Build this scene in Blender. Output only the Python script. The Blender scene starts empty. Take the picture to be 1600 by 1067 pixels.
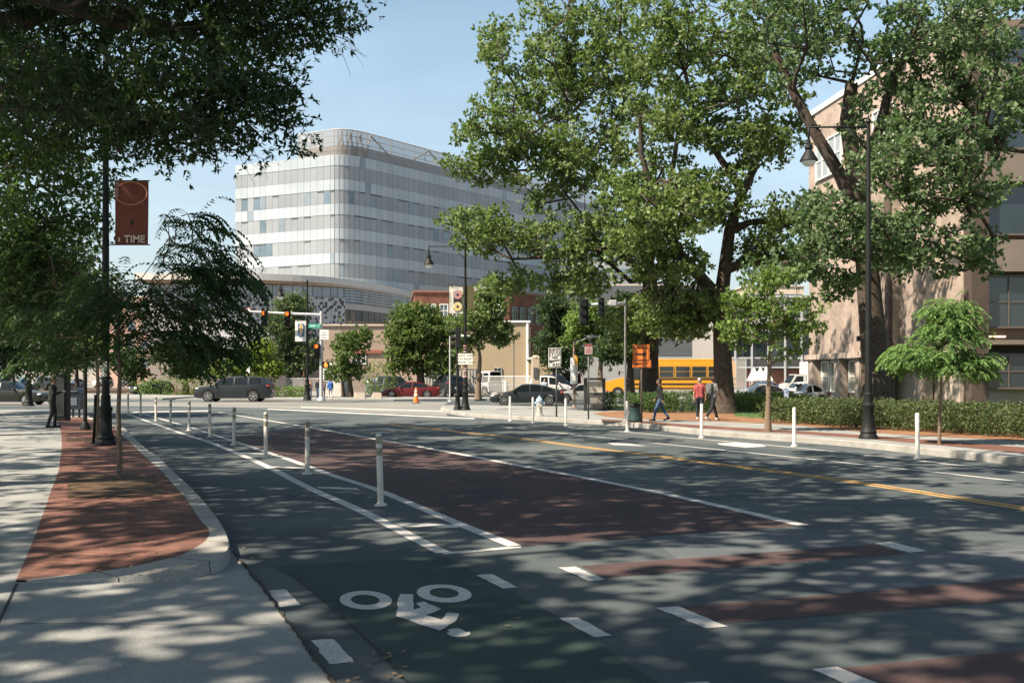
import bpy, bmesh, math, random
import numpy as np
from mathutils import Vector, Matrix, Quaternion
R = math.radians
sc = bpy.context.scene
col = sc.collection

# ------------------------------------------------------------------ camera, world, sun
F = 1556.0; HC = 1.68; HY = 590.0
cd = bpy.data.cameras.new('camera'); cam = bpy.data.objects.new('camera', cd); col.objects.link(cam)
cam.location = (0, 0, HC); cam.rotation_euler = (R(90), 0, 0)
cd.lens = 35.0; cd.sensor_width = 36.0; cd.shift_y = (HY-533.5)/1600.0; cd.clip_end = 6000; cd.clip_start = 0.05
sc.camera = cam
sc.render.resolution_x = 1024; sc.render.resolution_y = 682
SUN_EL = R(50); SUN_V = Vector((-0.86*math.cos(SUN_EL), -0.51*math.cos(SUN_EL), math.sin(SUN_EL))).normalized()
w = bpy.data.worlds.new('World'); sc.world = w; w.use_nodes = True
nt = w.node_tree; nt.nodes.clear()
sky = nt.nodes.new('ShaderNodeTexSky'); sky.sky_type = 'NISHITA'; sky.sun_disc = False
sky.sun_elevation = SUN_EL; sky.sun_rotation = math.atan2(SUN_V.x, SUN_V.y)
sky.altitude = 0; sky.air_density = 1.0; sky.dust_density = 3.0; sky.ozone_density = 1.2
bg = nt.nodes.new('ShaderNodeBackground'); bg.inputs['Strength'].default_value = 0.05
wo = nt.nodes.new('ShaderNodeOutputWorld')
# pale summer haze in the lower sky with faint streaks of thin cloud, added to the clear-sky model
tcw = nt.nodes.new('ShaderNodeTexCoord'); sep = nt.nodes.new('ShaderNodeSeparateXYZ'); nt.links.new(tcw.outputs['Generated'], sep.inputs[0])
cr = nt.nodes.new('ShaderNodeValToRGB'); cr.color_ramp.elements[0].position = 0.0; cr.color_ramp.elements[0].color = (0.21, 0.175, 0.165, 1)
cr.color_ramp.elements[1].position = 0.85; cr.color_ramp.elements[1].color = (0.0, 0.0, 0.0, 1); el_ = cr.color_ramp.elements.new(0.33); el_.color = (0.132, 0.145, 0.168, 1)
el2 = cr.color_ramp.elements.new(0.46); el2.color = (0.0, 0.006, 0.012, 1)
nt.links.new(sep.outputs[2], cr.inputs[0])
mpw = nt.nodes.new('ShaderNodeMapping'); mpw.inputs['Scale'].default_value = (1.2, 1.2, 5.0); nt.links.new(tcw.outputs['Generated'], mpw.inputs[0])
nw = nt.nodes.new('ShaderNodeTexNoise'); nw.inputs['Scale'].default_value = 2.2; nw.inputs['Detail'].default_value = 7; nw.inputs['Distortion'].default_value = 0.6; nt.links.new(mpw.outputs[0], nw.inputs['Vector'])
mw = nt.nodes.new('ShaderNodeMapRange'); mw.inputs[1].default_value = 0.35; mw.inputs[2].default_value = 0.7; mw.inputs[3].default_value = 19.0; mw.inputs[4].default_value = 27.0; nt.links.new(nw.outputs['Fac'], mw.inputs[0])
vs_ = nt.nodes.new('ShaderNodeVectorMath'); vs_.operation = 'SCALE'; nt.links.new(cr.outputs[0], vs_.inputs[0]); nt.links.new(mw.outputs[0], vs_.inputs['Scale'])
va = nt.nodes.new('ShaderNodeVectorMath'); va.operation = 'ADD'; nt.links.new(sky.outputs[0], va.inputs[0]); nt.links.new(vs_.outputs[0], va.inputs[1])
vt = nt.nodes.new('ShaderNodeVectorMath'); vt.operation = 'MULTIPLY'; vt.inputs[1].default_value = (0.87, 1.02, 1.01); nt.links.new(va.outputs[0], vt.inputs[0])
nt.links.new(vt.outputs[0], bg.inputs[0]); nt.links.new(bg.outputs[0], wo.inputs[0])
sd = bpy.data.lights.new('sun', 'SUN'); sd.energy = 5.0; sd.angle = R(0.53); sd.color = (1.0, 0.85, 0.67)
sun = bpy.data.objects.new('sun', sd); col.objects.link(sun)
sun.rotation_euler = SUN_V.to_track_quat('Z', 'Y').to_euler(); sun.location = (-20, -10, 30)
sc.view_settings.view_transform = 'Standard'; sc.view_settings.look = 'None'
sc.view_settings.exposure = 1.25; sc.view_settings.gamma = 1.0
sc.cycles.max_bounces = 6; sc.cycles.transparent_max_bounces = 8

# ------------------------------------------------------------------ projection helpers
def G(x, y, z=0.0):                       # a point of the ground (height z) read from the photograph
    Y = (HC-z)*F/(y-HY)
    return Vector(((x-800)/F*Y, Y, z))
def at(x, y, Y):
    return Vector(((x-800)/F*Y, Y, HC-(y-HY)/F*Y))

# ------------------------------------------------------------------ materials
MATS = {}
def mat(name, c, rough=0.7, metal=0.0, var=0.12, scale=3.0, bump=0.0, bscale=40.0, spec=0.5, emis=None, es=0, island=0.0, detail=4, c2=None, coat=0):
    if name in MATS: return MATS[name]
    m = bpy.data.materials.new(name); m.use_nodes = True; n = m.node_tree.nodes; l = m.node_tree.links
    p = n['Principled BSDF']; p.inputs['Roughness'].default_value = rough; p.inputs['Metallic'].default_value = metal
    p.inputs['Specular IOR Level'].default_value = spec
    if coat: p.inputs['Coat Weight'].default_value = coat; p.inputs['Coat Roughness'].default_value = 0.05
    tc = n.new('ShaderNodeTexCoord'); no = n.new('ShaderNodeTexNoise'); no.inputs['Scale'].default_value = scale; no.inputs['Detail'].default_value = detail
    l.new(tc.outputs['Object'], no.inputs['Vector'])
    mx = n.new('ShaderNodeMix'); mx.data_type = 'RGBA'
    a = [max(0, v*(1-var)) for v in c]; b = [min(1, v*(1+var)) for v in c] if c2 is None else c2
    mx.inputs[6].default_value = (*a, 1); mx.inputs[7].default_value = (*b, 1)
    mr = n.new('ShaderNodeMapRange'); mr.inputs[1].default_value = 0.3; mr.inputs[2].default_value = 0.7
    l.new(no.outputs['Fac'], mr.inputs[0]); l.new(mr.outputs[0], mx.inputs[0])
    out = mx.outputs[2]
    if island:
        g = n.new('ShaderNodeNewGeometry'); hs = n.new('ShaderNodeHueSaturation')
        m2 = n.new('ShaderNodeMapRange'); m2.inputs[3].default_value = 1-island; m2.inputs[4].default_value = 1+island
        l.new(g.outputs['Random Per Island'], m2.inputs[0]); l.new(m2.outputs[0], hs.inputs['Value']); l.new(out, hs.inputs['Color']); out = hs.outputs[0]
    l.new(out, p.inputs['Base Color'])
    if bump:
        nb = n.new('ShaderNodeTexNoise'); nb.inputs['Scale'].default_value = bscale; nb.inputs['Detail'].default_value = 5
        l.new(tc.outputs['Object'], nb.inputs['Vector'])
        bp = n.new('ShaderNodeBump'); bp.inputs['Strength'].default_value = bump; bp.inputs['Distance'].default_value = 0.02
        l.new(nb.outputs['Fac'], bp.inputs['Height']); l.new(bp.outputs[0], p.inputs['Normal'])
    if emis:
        p.inputs['Emission Color'].default_value = (*emis, 1); p.inputs['Emission Strength'].default_value = es
    MATS[name] = m; return m

def leafmat(name, c, tr, island=0.35, rough=0.6):
    if name in MATS: return MATS[name]
    m = bpy.data.materials.new(name); m.use_nodes = True; n = m.node_tree.nodes; l = m.node_tree.links
    p = n['Principled BSDF']; p.inputs['Roughness'].default_value = rough; p.inputs['Specular IOR Level'].default_value = 0.4
    g = n.new('ShaderNodeNewGeometry'); tc = n.new('ShaderNodeTexCoord'); no = n.new('ShaderNodeTexNoise'); no.inputs['Scale'].default_value = 0.6
    l.new(tc.outputs['Object'], no.inputs['Vector'])
    mx = n.new('ShaderNodeMix'); mx.data_type = 'RGBA'
    mx.inputs[6].default_value = (c[0]*0.75, c[1]*0.85, c[2]*0.9, 1); mx.inputs[7].default_value = (c[0]*1.35, c[1]*1.15, c[2]*0.95, 1)
    l.new(no.outputs['Fac'], mx.inputs[0])
    hs = n.new('ShaderNodeHueSaturation'); mr = n.new('ShaderNodeMapRange'); mr.inputs[3].default_value = 1-island; mr.inputs[4].default_value = 1+island
    l.new(g.outputs['Random Per Island'], mr.inputs[0]); l.new(mr.outputs[0], hs.inputs['Value']); l.new(mx.outputs[2], hs.inputs['Color'])
    l.new(hs.outputs[0], p.inputs['Base Color'])
    t = n.new('ShaderNodeBsdfTranslucent'); t.inputs[0].default_value = (*tr, 1)
    ms = n.new('ShaderNodeMixShader'); ms.inputs[0].default_value = 0.3
    l.new(p.outputs[0], ms.inputs[1]); l.new(t.outputs[0], ms.inputs[2]); l.new(ms.outputs[0], n['Material Output'].inputs[0])
    MATS[name] = m; return m

def ground_mat(name, c, c2, wear=None, wearc=(0.1, 0.1, 0.105), rough=0.85, big=0.35, fine=140.0, spots=0.0, cracks=0.0, bump=0.5):
    """weathered ground surface: broad patches + aggregate grain, optional worn-through paint and cracks"""
    if name in MATS: return MATS[name]
    m = bpy.data.materials.new(name); m.use_nodes = True; n = m.node_tree.nodes; l = m.node_tree.links
    p = n['Principled BSDF']; p.inputs['Roughness'].default_value = rough; p.inputs['Specular IOR Level'].default_value = 0.35
    tc = n.new('ShaderNodeTexCoord')
    def noise(s, d=5, ro=0.6):
        q = n.new('ShaderNodeTexNoise'); q.inputs['Scale'].default_value = s; q.inputs['Detail'].default_value = d; q.inputs['Roughness'].default_value = ro
        l.new(tc.outputs['Object'], q.inputs['Vector']); return q.outputs['Fac']
    def rng(f, a, b, lo=0, hi=1):
        q = n.new('ShaderNodeMapRange'); q.inputs[1].default_value = a; q.inputs[2].default_value = b; q.inputs[3].default_value = lo; q.inputs[4].default_value = hi
        l.new(f, q.inputs[0]); return q.outputs[0]
    def mix(f, a, b, mode='MIX'):
        q = n.new('ShaderNodeMix'); q.data_type = 'RGBA'; q.blend_type = mode
        for i, v in ((6, a), (7, b)):
            if hasattr(v, 'links'): l.new(v, q.inputs[i])
            else: q.inputs[i].default_value = (*v, 1)
        if hasattr(f, 'links'): l.new(f, q.inputs[0])
        else: q.inputs[0].default_value = f
        return q.outputs[2]
    base = mix(rng(noise(big, 6), 0.35, 0.65), c, c2)
    gr = rng(noise(fine, 3, 0.7), 0.3, 0.7, 0.62, 1.38)
    g3 = n.new('ShaderNodeCombineColor')
    for i in range(3): l.new(gr, g3.inputs[i])
    base = mix(0.8, base, g3.outputs[0], 'MULTIPLY')
    if cracks:
        v = n.new('ShaderNodeTexVoronoi'); v.feature = 'DISTANCE_TO_EDGE'; v.inputs['Scale'].default_value = cracks
        wv = n.new('ShaderNodeTexNoise'); wv.inputs['Scale'].default_value = 1.5; l.new(tc.outputs['Object'], wv.inputs['Vector'])
        ad = n.new('ShaderNodeMix'); ad.data_type = 'RGBA'; ad.inputs[0].default_value = 0.25; l.new(tc.outputs['Object'], ad.inputs[6]); l.new(wv.outputs['Color'], ad.inputs[7])
        l.new(ad.outputs[2], v.inputs['Vector'])
        base = mix(rng(v.outputs['Distance'], 0.0, 0.004, 0.45, 0), base, (0.015, 0.015, 0.017))
    if wear is not None:
        base = mix(rng(noise(22.0, 8, 0.75), wear, wear+0.03), base, wearc)
    l.new(base, p.inputs['Base Color'])
    bp = n.new('ShaderNodeBump'); bp.inputs['Strength'].default_value = bump; bp.inputs['Distance'].default_value = 0.008
    l.new(noise(fine*0.6, 4, 0.7), bp.inputs['Height']); l.new(bp.outputs[0], p.inputs['Normal'])
    MATS[name] = m; return m

def brickmat(name, c1, c2, mortar, bw, bh, msize=0.01, vertical=False, rot=0.0, var=True):
    if name in MATS: return MATS[name]
    m = bpy.data.materials.new(name); m.use_nodes = True; n = m.node_tree.nodes; l = m.node_tree.links
    p = n['Principled BSDF']; p.inputs['Roughness'].default_value = 0.85; p.inputs['Specular IOR Level'].default_value = 0.25
    tc = n.new('ShaderNodeTexCoord'); mp = n.new('ShaderNodeMapping')
    if vertical:
        # x+y run along the wall, z up
        sx = n.new('ShaderNodeSeparateXYZ'); l.new(tc.outputs['Object'], sx.inputs[0])
        ad = n.new('ShaderNodeMath'); ad.operation = 'ADD'; l.new(sx.outputs[0], ad.inputs[0]); l.new(sx.outputs[1], ad.inputs[1])
        cb = n.new('ShaderNodeCombineXYZ'); l.new(ad.outputs[0], cb.inputs[0]); l.new(sx.outputs[2], cb.inputs[1]); src = cb.outputs[0]
    else: src = tc.outputs['Object']
    l.new(src, mp.inputs[0]); mp.inputs['Rotation'].default_value = (0, 0, rot)
    b = n.new('ShaderNodeTexBrick'); b.inputs['Scale'].default_value = 1.0; b.inputs['Brick Width'].default_value = bw; b.inputs['Row Height'].default_value = bh
    b.inputs['Mortar Size'].default_value = msize; b.inputs['Color1'].default_value = (*c1, 1); b.inputs['Color2'].default_value = (*c2, 1); b.inputs['Mortar'].default_value = (*mortar, 1)
    l.new(mp.outputs[0], b.inputs['Vector'])
    no = n.new('ShaderNodeTexNoise'); no.inputs['Scale'].default_value = 1.3; no.inputs['Detail'].default_value = 6; l.new(tc.outputs['Object'], no.inputs['Vector'])
    mr = n.new('ShaderNodeMapRange'); mr.inputs[1].default_value = 0.3; mr.inputs[2].default_value = 0.7; mr.inputs[3].default_value = 0.72; mr.inputs[4].default_value = 1.2
    l.new(no.outputs['Fac'], mr.inputs[0])
    cc = n.new('ShaderNodeCombineColor'); [l.new(mr.outputs[0], cc.inputs[i]) for i in range(3)]
    mx = n.new('ShaderNodeMix'); mx.data_type = 'RGBA'; mx.blend_type = 'MULTIPLY'; mx.inputs[0].default_value = 1
    l.new(b.outputs['Color'], mx.inputs[6]); l.new(cc.outputs[0], mx.inputs[7]); l.new(mx.outputs[2], p.inputs['Base Color'])
    bp = n.new('ShaderNodeBump'); bp.inputs['Strength'].default_value = 0.4; bp.inputs['Distance'].default_value = 0.01; bp.invert = True
    l.new(b.outputs['Fac'], bp.inputs['Height']); l.new(bp.outputs[0], p.inputs['Normal'])
    MATS[name] = m; return m

def screenmat(name, c, alpha):            # woven metal screen / chain link: partly open
    if name in MATS: return MATS[name]
    m = bpy.data.materials.new(name); m.use_nodes = True; n = m.node_tree.nodes; l = m.node_tree.links
    p = n['Principled BSDF']; p.inputs['Base Color'].default_value = (*c, 1); p.inputs['Roughness'].default_value = 0.5
    t = n.new('ShaderNodeBsdfTransparent'); ms = n.new('ShaderNodeMixShader'); ms.inputs[0].default_value = alpha
    l.new(t.outputs[0], ms.inputs[1]); l.new(p.outputs[0], ms.inputs[2]); l.new(ms.outputs[0], n['Material Output'].inputs[0])
    MATS[name] = m; return m

BLACK = mat('black_iron', (0.010, 0.012, 0.012), 0.6, 0.0, 0.3, 6, 0.15, 60, spec=0.25)
STEEL = mat('galvanised_steel', (0.45, 0.46, 0.47), 0.45, 0.3, 0.15, 8)
DSTEEL = mat('dark_steel', (0.08, 0.085, 0.09), 0.5, 0.2, 0.2, 8)
WHITE = mat('white_enamel', (0.78, 0.78, 0.76), 0.4, 0, 0.05, 4)
RUB = mat('rubber', (0.015, 0.015, 0.016), 0.8, 0, 0.2, 20)
ALLOY = mat('alloy_rim', (0.42, 0.42, 0.43), 0.3, 0.8, 0.1, 10)
GLASSC = mat('car_glass', (0.008, 0.011, 0.013), 0.08, 0, 0.1, 2, spec=0.45)
WGLASS = mat('window_glass', (0.02, 0.03, 0.035), 0.08, 0, 0.3, 0.4, spec=0.9)
BARK = mat('bark', (0.055, 0.042, 0.033), 0.95, 0, 0.45, 7, 1.0, 18)
BARKY = mat('young_bark', (0.16, 0.115, 0.08), 0.9, 0, 0.3, 14, 0.6, 50)
CONC = ground_mat('sidewalk_concrete', (0.19, 0.20, 0.20), (0.27, 0.28, 0.275), big=0.8, fine=90, bump=0.25, wear=0.69, wearc=(0.2, 0.185, 0.17))
KERBM = ground_mat('granite_kerb', (0.23, 0.225, 0.21), (0.35, 0.34, 0.32), big=1.6, fine=60, bump=0.8)
ASPH = ground_mat('asphalt', (0.034, 0.050, 0.058), (0.098, 0.112, 0.115), big=0.33, fine=110, cracks=0.07)
ASPHL = ground_mat('worn_sunlit_asphalt', (0.15, 0.155, 0.150), (0.21, 0.21, 0.20), big=0.2, fine=70, cracks=0.2)  # pale tone holds sunlight at the crossing as well as wear
ASPHP = ground_mat('asphalt_patch', (0.075, 0.088, 0.100), (0.11, 0.12, 0.132), big=0.8, fine=80)
REDP = ground_mat('red_lane_paint', (0.046, 0.031, 0.033), (0.088, 0.050, 0.048), wear=0.55, wearc=(0.07, 0.065, 0.066), big=0.6, fine=110)
GREENP = ground_mat('green_lane_paint', (0.016, 0.036, 0.036), (0.042, 0.064, 0.056), wear=0.6, wearc=(0.05, 0.06, 0.06), big=0.6, fine=110)
WHITEP = ground_mat('white_road_paint', (0.42, 0.41, 0.395), (0.52, 0.51, 0.49), wear=0.60, wearc=(0.1, 0.1, 0.1), big=1.2, fine=120)
WHITEPW = ground_mat('worn_white_road_paint', (0.40, 0.39, 0.375), (0.5, 0.49, 0.47), wear=0.60, wearc=(0.09, 0.09, 0.09), big=1.2, fine=120)
YELP = ground_mat('yellow_road_paint', (0.42, 0.25, 0.085), (0.50, 0.30, 0.10), wear=0.66, wearc=(0.12, 0.1, 0.08), big=1.0, fine=120)
MULCH = ground_mat('mulch', (0.15, 0.075, 0.04), (0.26, 0.14, 0.075), big=3, fine=30, bump=1.0)
SOIL = ground_mat('pit_soil', (0.035, 0.025, 0.017), (0.11, 0.065, 0.035), big=4, fine=25, bump=1.0)
LAWN = ground_mat('lawn', (0.04, 0.09, 0.02), (0.08, 0.14, 0.035), big=1.5, fine=40, bump=0.8)
BRICKP = brickmat('brick_paving', (0.20, 0.095, 0.072), (0.12, 0.058, 0.047), (0.07, 0.052, 0.042), 0.2, 0.1, 0.006, rot=R(23.4))
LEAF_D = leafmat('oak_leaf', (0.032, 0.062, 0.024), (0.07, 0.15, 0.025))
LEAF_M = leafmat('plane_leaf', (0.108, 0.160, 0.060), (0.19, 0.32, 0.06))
LEAF_L = leafmat('bright_leaf', (0.10, 0.17, 0.045), (0.25, 0.40, 0.06))  # bright green shared by young trees and bushes
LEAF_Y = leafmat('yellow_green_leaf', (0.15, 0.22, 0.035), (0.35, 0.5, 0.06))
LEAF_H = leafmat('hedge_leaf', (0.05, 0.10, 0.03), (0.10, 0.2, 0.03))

# ------------------------------------------------------------------ mesh builder
def tagp(o, label=None, cat=None, group=None, kind=None):
    if label: o['label'] = label
    if cat: o['category'] = cat
    if group: o['group'] = group
    if kind: o['kind'] = kind
    return o
def link(name, me, m, parent=None, smooth=False):
    if m is not None: me.materials.append(m)
    if smooth: me.polygons.foreach_set('use_smooth', [True]*len(me.polygons))
    o = bpy.data.objects.new(name, me); col.objects.link(o)
    if parent is not None: o.parent = parent
    return o
def thing(name, label, cat, loc=(0, 0, 0), rz=0.0, group=None):
    o = bpy.data.objects.new(name, None); col.objects.link(o); o.empty_display_size = 0.3
    o.location = loc; o.rotation_euler = (0, 0, rz); return tagp(o, label, cat, group)

class MB:
    def __init__(s): s.v = []; s.f = []
    def add(s, vs, fs):
        b = len(s.v); s.v += [tuple(v) for v in vs]; s.f += [tuple(b+i for i in f) for f in fs]; return s
    def box(s, c, d, rz=0.0, bev=0.0, rx=0.0, ry=0.0):
        x, y, z = d[0]/2, d[1]/2, d[2]/2
        M = Matrix.Translation(c) @ Matrix.Rotation(rz, 4, 'Z') @ Matrix.Rotation(ry, 4, 'Y') @ Matrix.Rotation(rx, 4, 'X')
        if bev <= 0:
            vs = [(a*x, b*y, e*z) for a in (-1, 1) for b in (-1, 1) for e in (-1, 1)]
            fs = [(0, 1, 3, 2), (4, 6, 7, 5), (0, 4, 5, 1), (2, 3, 7, 6), (0, 2, 6, 4), (1, 5, 7, 3)]
            return s.add([M @ Vector(v) for v in vs], fs)
        bm = bmesh.new(); bmesh.ops.create_cube(bm, size=1.0)
        for v in bm.verts: v.co = Vector((v.co.x*2*x, v.co.y*2*y, v.co.z*2*z))
        bmesh.ops.bevel(bm, geom=bm.edges[:], offset=bev, segments=2, affect='EDGES', profile=0.5)
        bm.verts.index_update()
        s.add([M @ v.co for v in bm.verts], [[v.index for v in f.verts] for f in bm.faces]); bm.free(); return s
    def tube(s, pts, rad, n=8, cap=True):
        pts = [Vector(p) for p in pts]; k = len(pts)
        if not hasattr(rad, '__len__'): rad = [rad]*k
        rings = []; prev = None
        for i, p in enumerate(pts):
            d = (pts[min(i+1, k-1)]-pts[max(i-1, 0)]).normalized()
            if prev is None:
                a = Vector((0, 0, 1)) if abs(d.z) < 0.9 else Vector((1, 0, 0)); u = d.cross(a).normalized()
            else: u = (prev-d*prev.dot(d)).normalized()
            prev = u; v2 = d.cross(u)
            rings.append([p+(u*math.cos(2*math.pi*j/n)+v2*math.sin(2*math.pi*j/n))*rad[i] for j in range(n)])
        fs = []
        for i in range(k-1):
            for j in range(n): fs.append((i*n+j, i*n+(j+1) % n, (i+1)*n+(j+1) % n, (i+1)*n+j))
        if cap: fs.append(tuple(range(n))[::-1]); fs.append(tuple((k-1)*n+j for j in range(n)))
        return s.add([q for r in rings for q in r], fs)
    def capsule(s, a, b, ra, rb, n=10):
        a = Vector(a); b = Vector(b); d = (b-a); L = d.length; d = d.normalized() if L > 1e-6 else Vector((0, 0, 1))
        pts = []; rr = []
        for t in (0.08, 0.4, 0.75, 1.0): ang = (1-t)*math.pi/2; pts.append(a-d*ra*math.sin(ang)); rr.append(ra*math.cos(ang)+1e-4)
        for t in (1.0, 0.75, 0.4, 0.08): ang = (1-t)*math.pi/2; pts.append(b+d*rb*math.sin(ang)); rr.append(rb*math.cos(ang)+1e-4)
        if L < 1e-4: pts[4] = pts[4]+d*1e-3
        return s.tube(pts, rr, n)
    def ell(s, c, r, n=12, m=8, rz=0.0):
        vs = []; fs = []
        for i in range(m+1):
            t = math.pi*(0.02+0.96*i/m)
            for j in range(n):
                p = 2*math.pi*j/n; x = r[0]*math.sin(t)*math.cos(p); y = r[1]*math.sin(t)*math.sin(p)
                vs.append((c[0]+x*math.cos(rz)-y*math.sin(rz), c[1]+x*math.sin(rz)+y*math.cos(rz), c[2]+r[2]*math.cos(t)))
        for i in range(m):
            for j in range(n): fs.append((i*n+j, (i+1)*n+j, (i+1)*n+(j+1) % n, i*n+(j+1) % n))
        fs.append(tuple(range(n))); fs.append(tuple(m*n+j for j in range(n))[::-1])
        return s.add(vs, fs)
    def lathe(s, prof, c=(0, 0, 0), n=16, ax='z'):
        vs = []; fs = []
        for r, z in prof:
            for j in range(n):
                a = 2*math.pi*j/n
                if ax == 'z': vs.append((c[0]+r*math.cos(a), c[1]+r*math.sin(a), c[2]+z))
                elif ax == 'y': vs.append((c[0]+r*math.cos(a), c[1]+z, c[2]+r*math.sin(a)))
                else: vs.append((c[0]+z, c[1]+r*math.cos(a), c[2]+r*math.sin(a)))
        k = len(prof)
        for i in range(k-1):
            for j in range(n): fs.append((i*n+j, i*n+(j+1) % n, (i+1)*n+(j+1) % n, (i+1)*n+j))
        fs.append(tuple(range(n))[::-1]); fs.append(tuple((k-1)*n+j for j in range(n)))
        return s.add(vs, fs)
    def prism(s, poly, y0, y1):            # polygon in (x, z) given a thickness along y
        n = len(poly); vs = [(x, y0, z) for x, z in poly]+[(x, y1, z) for x, z in poly]
        fs = [tuple(range(n)), tuple(range(2*n-1, n-1, -1))]+[(i, i+n, (i+1) % n+n, (i+1) % n) for i in range(n)]
        return s.add(vs, fs)
    def slab(s, poly, z0, z1):             # polygon in (x, y) with height
        n = len(poly); vs = [(p[0], p[1], z0) for p in poly]+[(p[0], p[1], z1) for p in poly]
        fs = [tuple(range(n))[::-1], tuple(range(n, 2*n))]+[(i, (i+1) % n, (i+1) % n+n, i+n) for i in range(n)]
        return s.add(vs, fs)
    def build(s, name, m, parent=None, smooth=False, tri=False):
        me = bpy.data.meshes.new(name); me.from_pydata(s.v, [], s.f); me.update()
        bm = bmesh.new(); bm.from_mesh(me); bmesh.ops.recalc_face_normals(bm, faces=bm.faces)
        if tri: bmesh.ops.triangulate(bm, faces=bm.faces)
        if smooth:
            for e in bm.edges:
                if len(e.link_faces) == 2 and e.calc_face_angle(0) > R(38): e.smooth = False
        bm.to_mesh(me); bm.free()
        return link(name, me, m, parent, smooth)

def GZ(z): return z if z > .05 else z*0.32          # paint films lie millimetres above the road
def flat(name, polys, z, m, parent=None, kind='structure'):
    """ground sheet(s) from lists of pixel points at height z"""
    mb = MB(); rj = random.Random(len(polys)*7+int(z*1e5)); z = GZ(z)
    for poly in polys:
        pts = [G(p[0], p[1], z) for p in poly]
        if 'paint' in m.name and len(pts) < 40:
            out = []; k = len(pts)
            for i in range(k):
                p, q = pts[i], pts[(i+1) % k]; s = max(1, min(60, int((q-p).length/.07)))
                for j in range(s):
                    v = p.lerp(q, j/s)
                    if j: v = v+Vector((rj.gauss(0, .004), rj.gauss(0, .006), 0))
                    out.append(v)
            pts = out
        mb.add(pts, [tuple(range(len(pts)))])
    me = bpy.data.meshes.new(name); me.from_pydata(mb.v, [], mb.f)
    bm = bmesh.new(); bm.from_mesh(me)
    for f in bm.faces:
        f.normal_update()
        if f.normal.z < 0: f.normal_flip()
    bmesh.ops.triangulate(bm, faces=bm.faces); bm.to_mesh(me); bm.free()
    o = link(name, me, m, parent)
    if kind: o['kind'] = kind
    return o
def smoothline(pts, n=6):
    """catmull-rom through world points"""
    P = [pts[0]*2-pts[1]]+pts+[pts[-1]*2-pts[-2]]; out = []
    for i in range(1, len(P)-2):
        for j in range(n):
            t = j/n; a, b, c, d = P[i-1], P[i], P[i+1], P[i+2]
            out.append(0.5*((2*b)+(c-a)*t+(2*a-5*b+4*c-d)*t*t+(3*b-a-3*c+d)*t**3))
    out.append(pts[-1]); return out
def ribbon(mb, pts, wd, off=0.0):
    L = []; Rr = []
    for i, p in enumerate(pts):
        d = (pts[min(i+1, len(pts)-1)]-pts[max(i-1, 0)]); d.z = 0; d.normalize(); nrm = Vector((-d.y, d.x, 0))
        L.append(p+nrm*(off+wd/2)); Rr.append(p+nrm*(off-wd/2))
    k = len(pts); mb.add(L+Rr, [(i, k+i, k+i+1, i+1) for i in range(k-1)])
def upfaces(o):
    bm = bmesh.new(); bm.from_mesh(o.data)
    for f in bm.faces:
        f.normal_update()
        if f.normal.z < 0: f.normal_flip()
    bm.to_mesh(o.data); bm.free(); return o
def struct(o): o['kind'] = 'structure'; return o

def text_mesh(name, s, size, m, parent, x, z, y=-0.02, align='CENTER', rot=0.0, sx=1.0, bold=0.0):
    cu = bpy.data.curves.new(name, 'FONT'); cu.body = s; cu.size = size; cu.align_x = align; cu.align_y = 'CENTER'; cu.offset = bold
    cu.space_character = 1.05; cu.resolution_u = 3
    t = bpy.data.objects.new(name, cu); col.objects.link(t)
    bpy.context.view_layer.update()
    me = bpy.data.meshes.new_from_object(t.evaluated_get(bpy.context.evaluated_depsgraph_get()))
    bpy.data.objects.remove(t); bpy.data.curves.remove(cu)
    c, sn = math.cos(rot), math.sin(rot)
    for v in me.vertices:
        a, b = v.co.x*sx, v.co.y
        v.co = (x+a*c-b*sn, y, z+a*sn+b*c)
    me.materials.clear(); me.name = name
    return link(name, me, m, parent)
# ------------------------------------------------------------------ vegetation
def np_mesh(name, V, Fq, m, parent=None, smooth=False):
    V = np.asarray(V, dtype=np.float32); Fq = np.asarray(Fq, dtype=np.int32); k = Fq.shape[1]
    me = bpy.data.meshes.new(name); me.vertices.add(len(V)); me.vertices.foreach_set('co', V.ravel())
    me.loops.add(Fq.size); me.loops.foreach_set('vertex_index', Fq.ravel()); me.polygons.add(len(Fq))
    me.polygons.foreach_set('loop_start', np.arange(0, Fq.size, k, dtype=np.int32)); me.polygons.foreach_set('loop_total', np.full(len(Fq), k, dtype=np.int32))
    me.update(calc_edges=True)
    return link(name, me, m, parent, smooth)
def unit(a): return a/(np.linalg.norm(a, axis=-1, keepdims=True)+1e-9)
def leaves(P, D, L, W, rng, flatness=0.5):
    """one diamond leaf per point P along direction D; returns verts, quads"""
    n = len(P); D = unit(D); up = unit(rng.normal(size=(n, 3))*(1-flatness)+np.array([0, 0, flatness*1.6]))
    S = unit(np.cross(D, up)); N = np.cross(S, D)
    L = np.broadcast_to(L, (n,))[:, None]; W = np.broadcast_to(W, (n,))[:, None]
    mid = P+D*L*0.45-N*L*0.06
    V = np.stack([P, mid+S*W/2, P+D*L, mid-S*W/2], axis=1).reshape(-1, 3)
    return V, np.arange(4*n).reshape(-1, 4)
def clump_leaves(C, rc, per, L, W, rng, tuft=4, flat=0.5):
    """leaf tufts scattered round each clump centre"""
    C = np.asarray(C); n = len(C)*per
    base = np.repeat(C, per, axis=0); r = np.repeat(np.broadcast_to(rc, (len(C),)), per)[:, None]
    d = unit(rng.normal(size=(n, 3))); rad = rng.random((n, 1))**0.45
    P = base+d*rad*r*np.array([1, 1, flat])
    Pt = np.repeat(P, tuft, axis=0); D = unit(rng.normal(size=(n*tuft, 3))+np.repeat(d, tuft, axis=0)*0.6+np.array([0, 0, -0.15]))
    l = L*(0.65+0.7*rng.random(n*tuft))
    return leaves(Pt, D, l, l*W/L, rng, 0.45)
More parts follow.
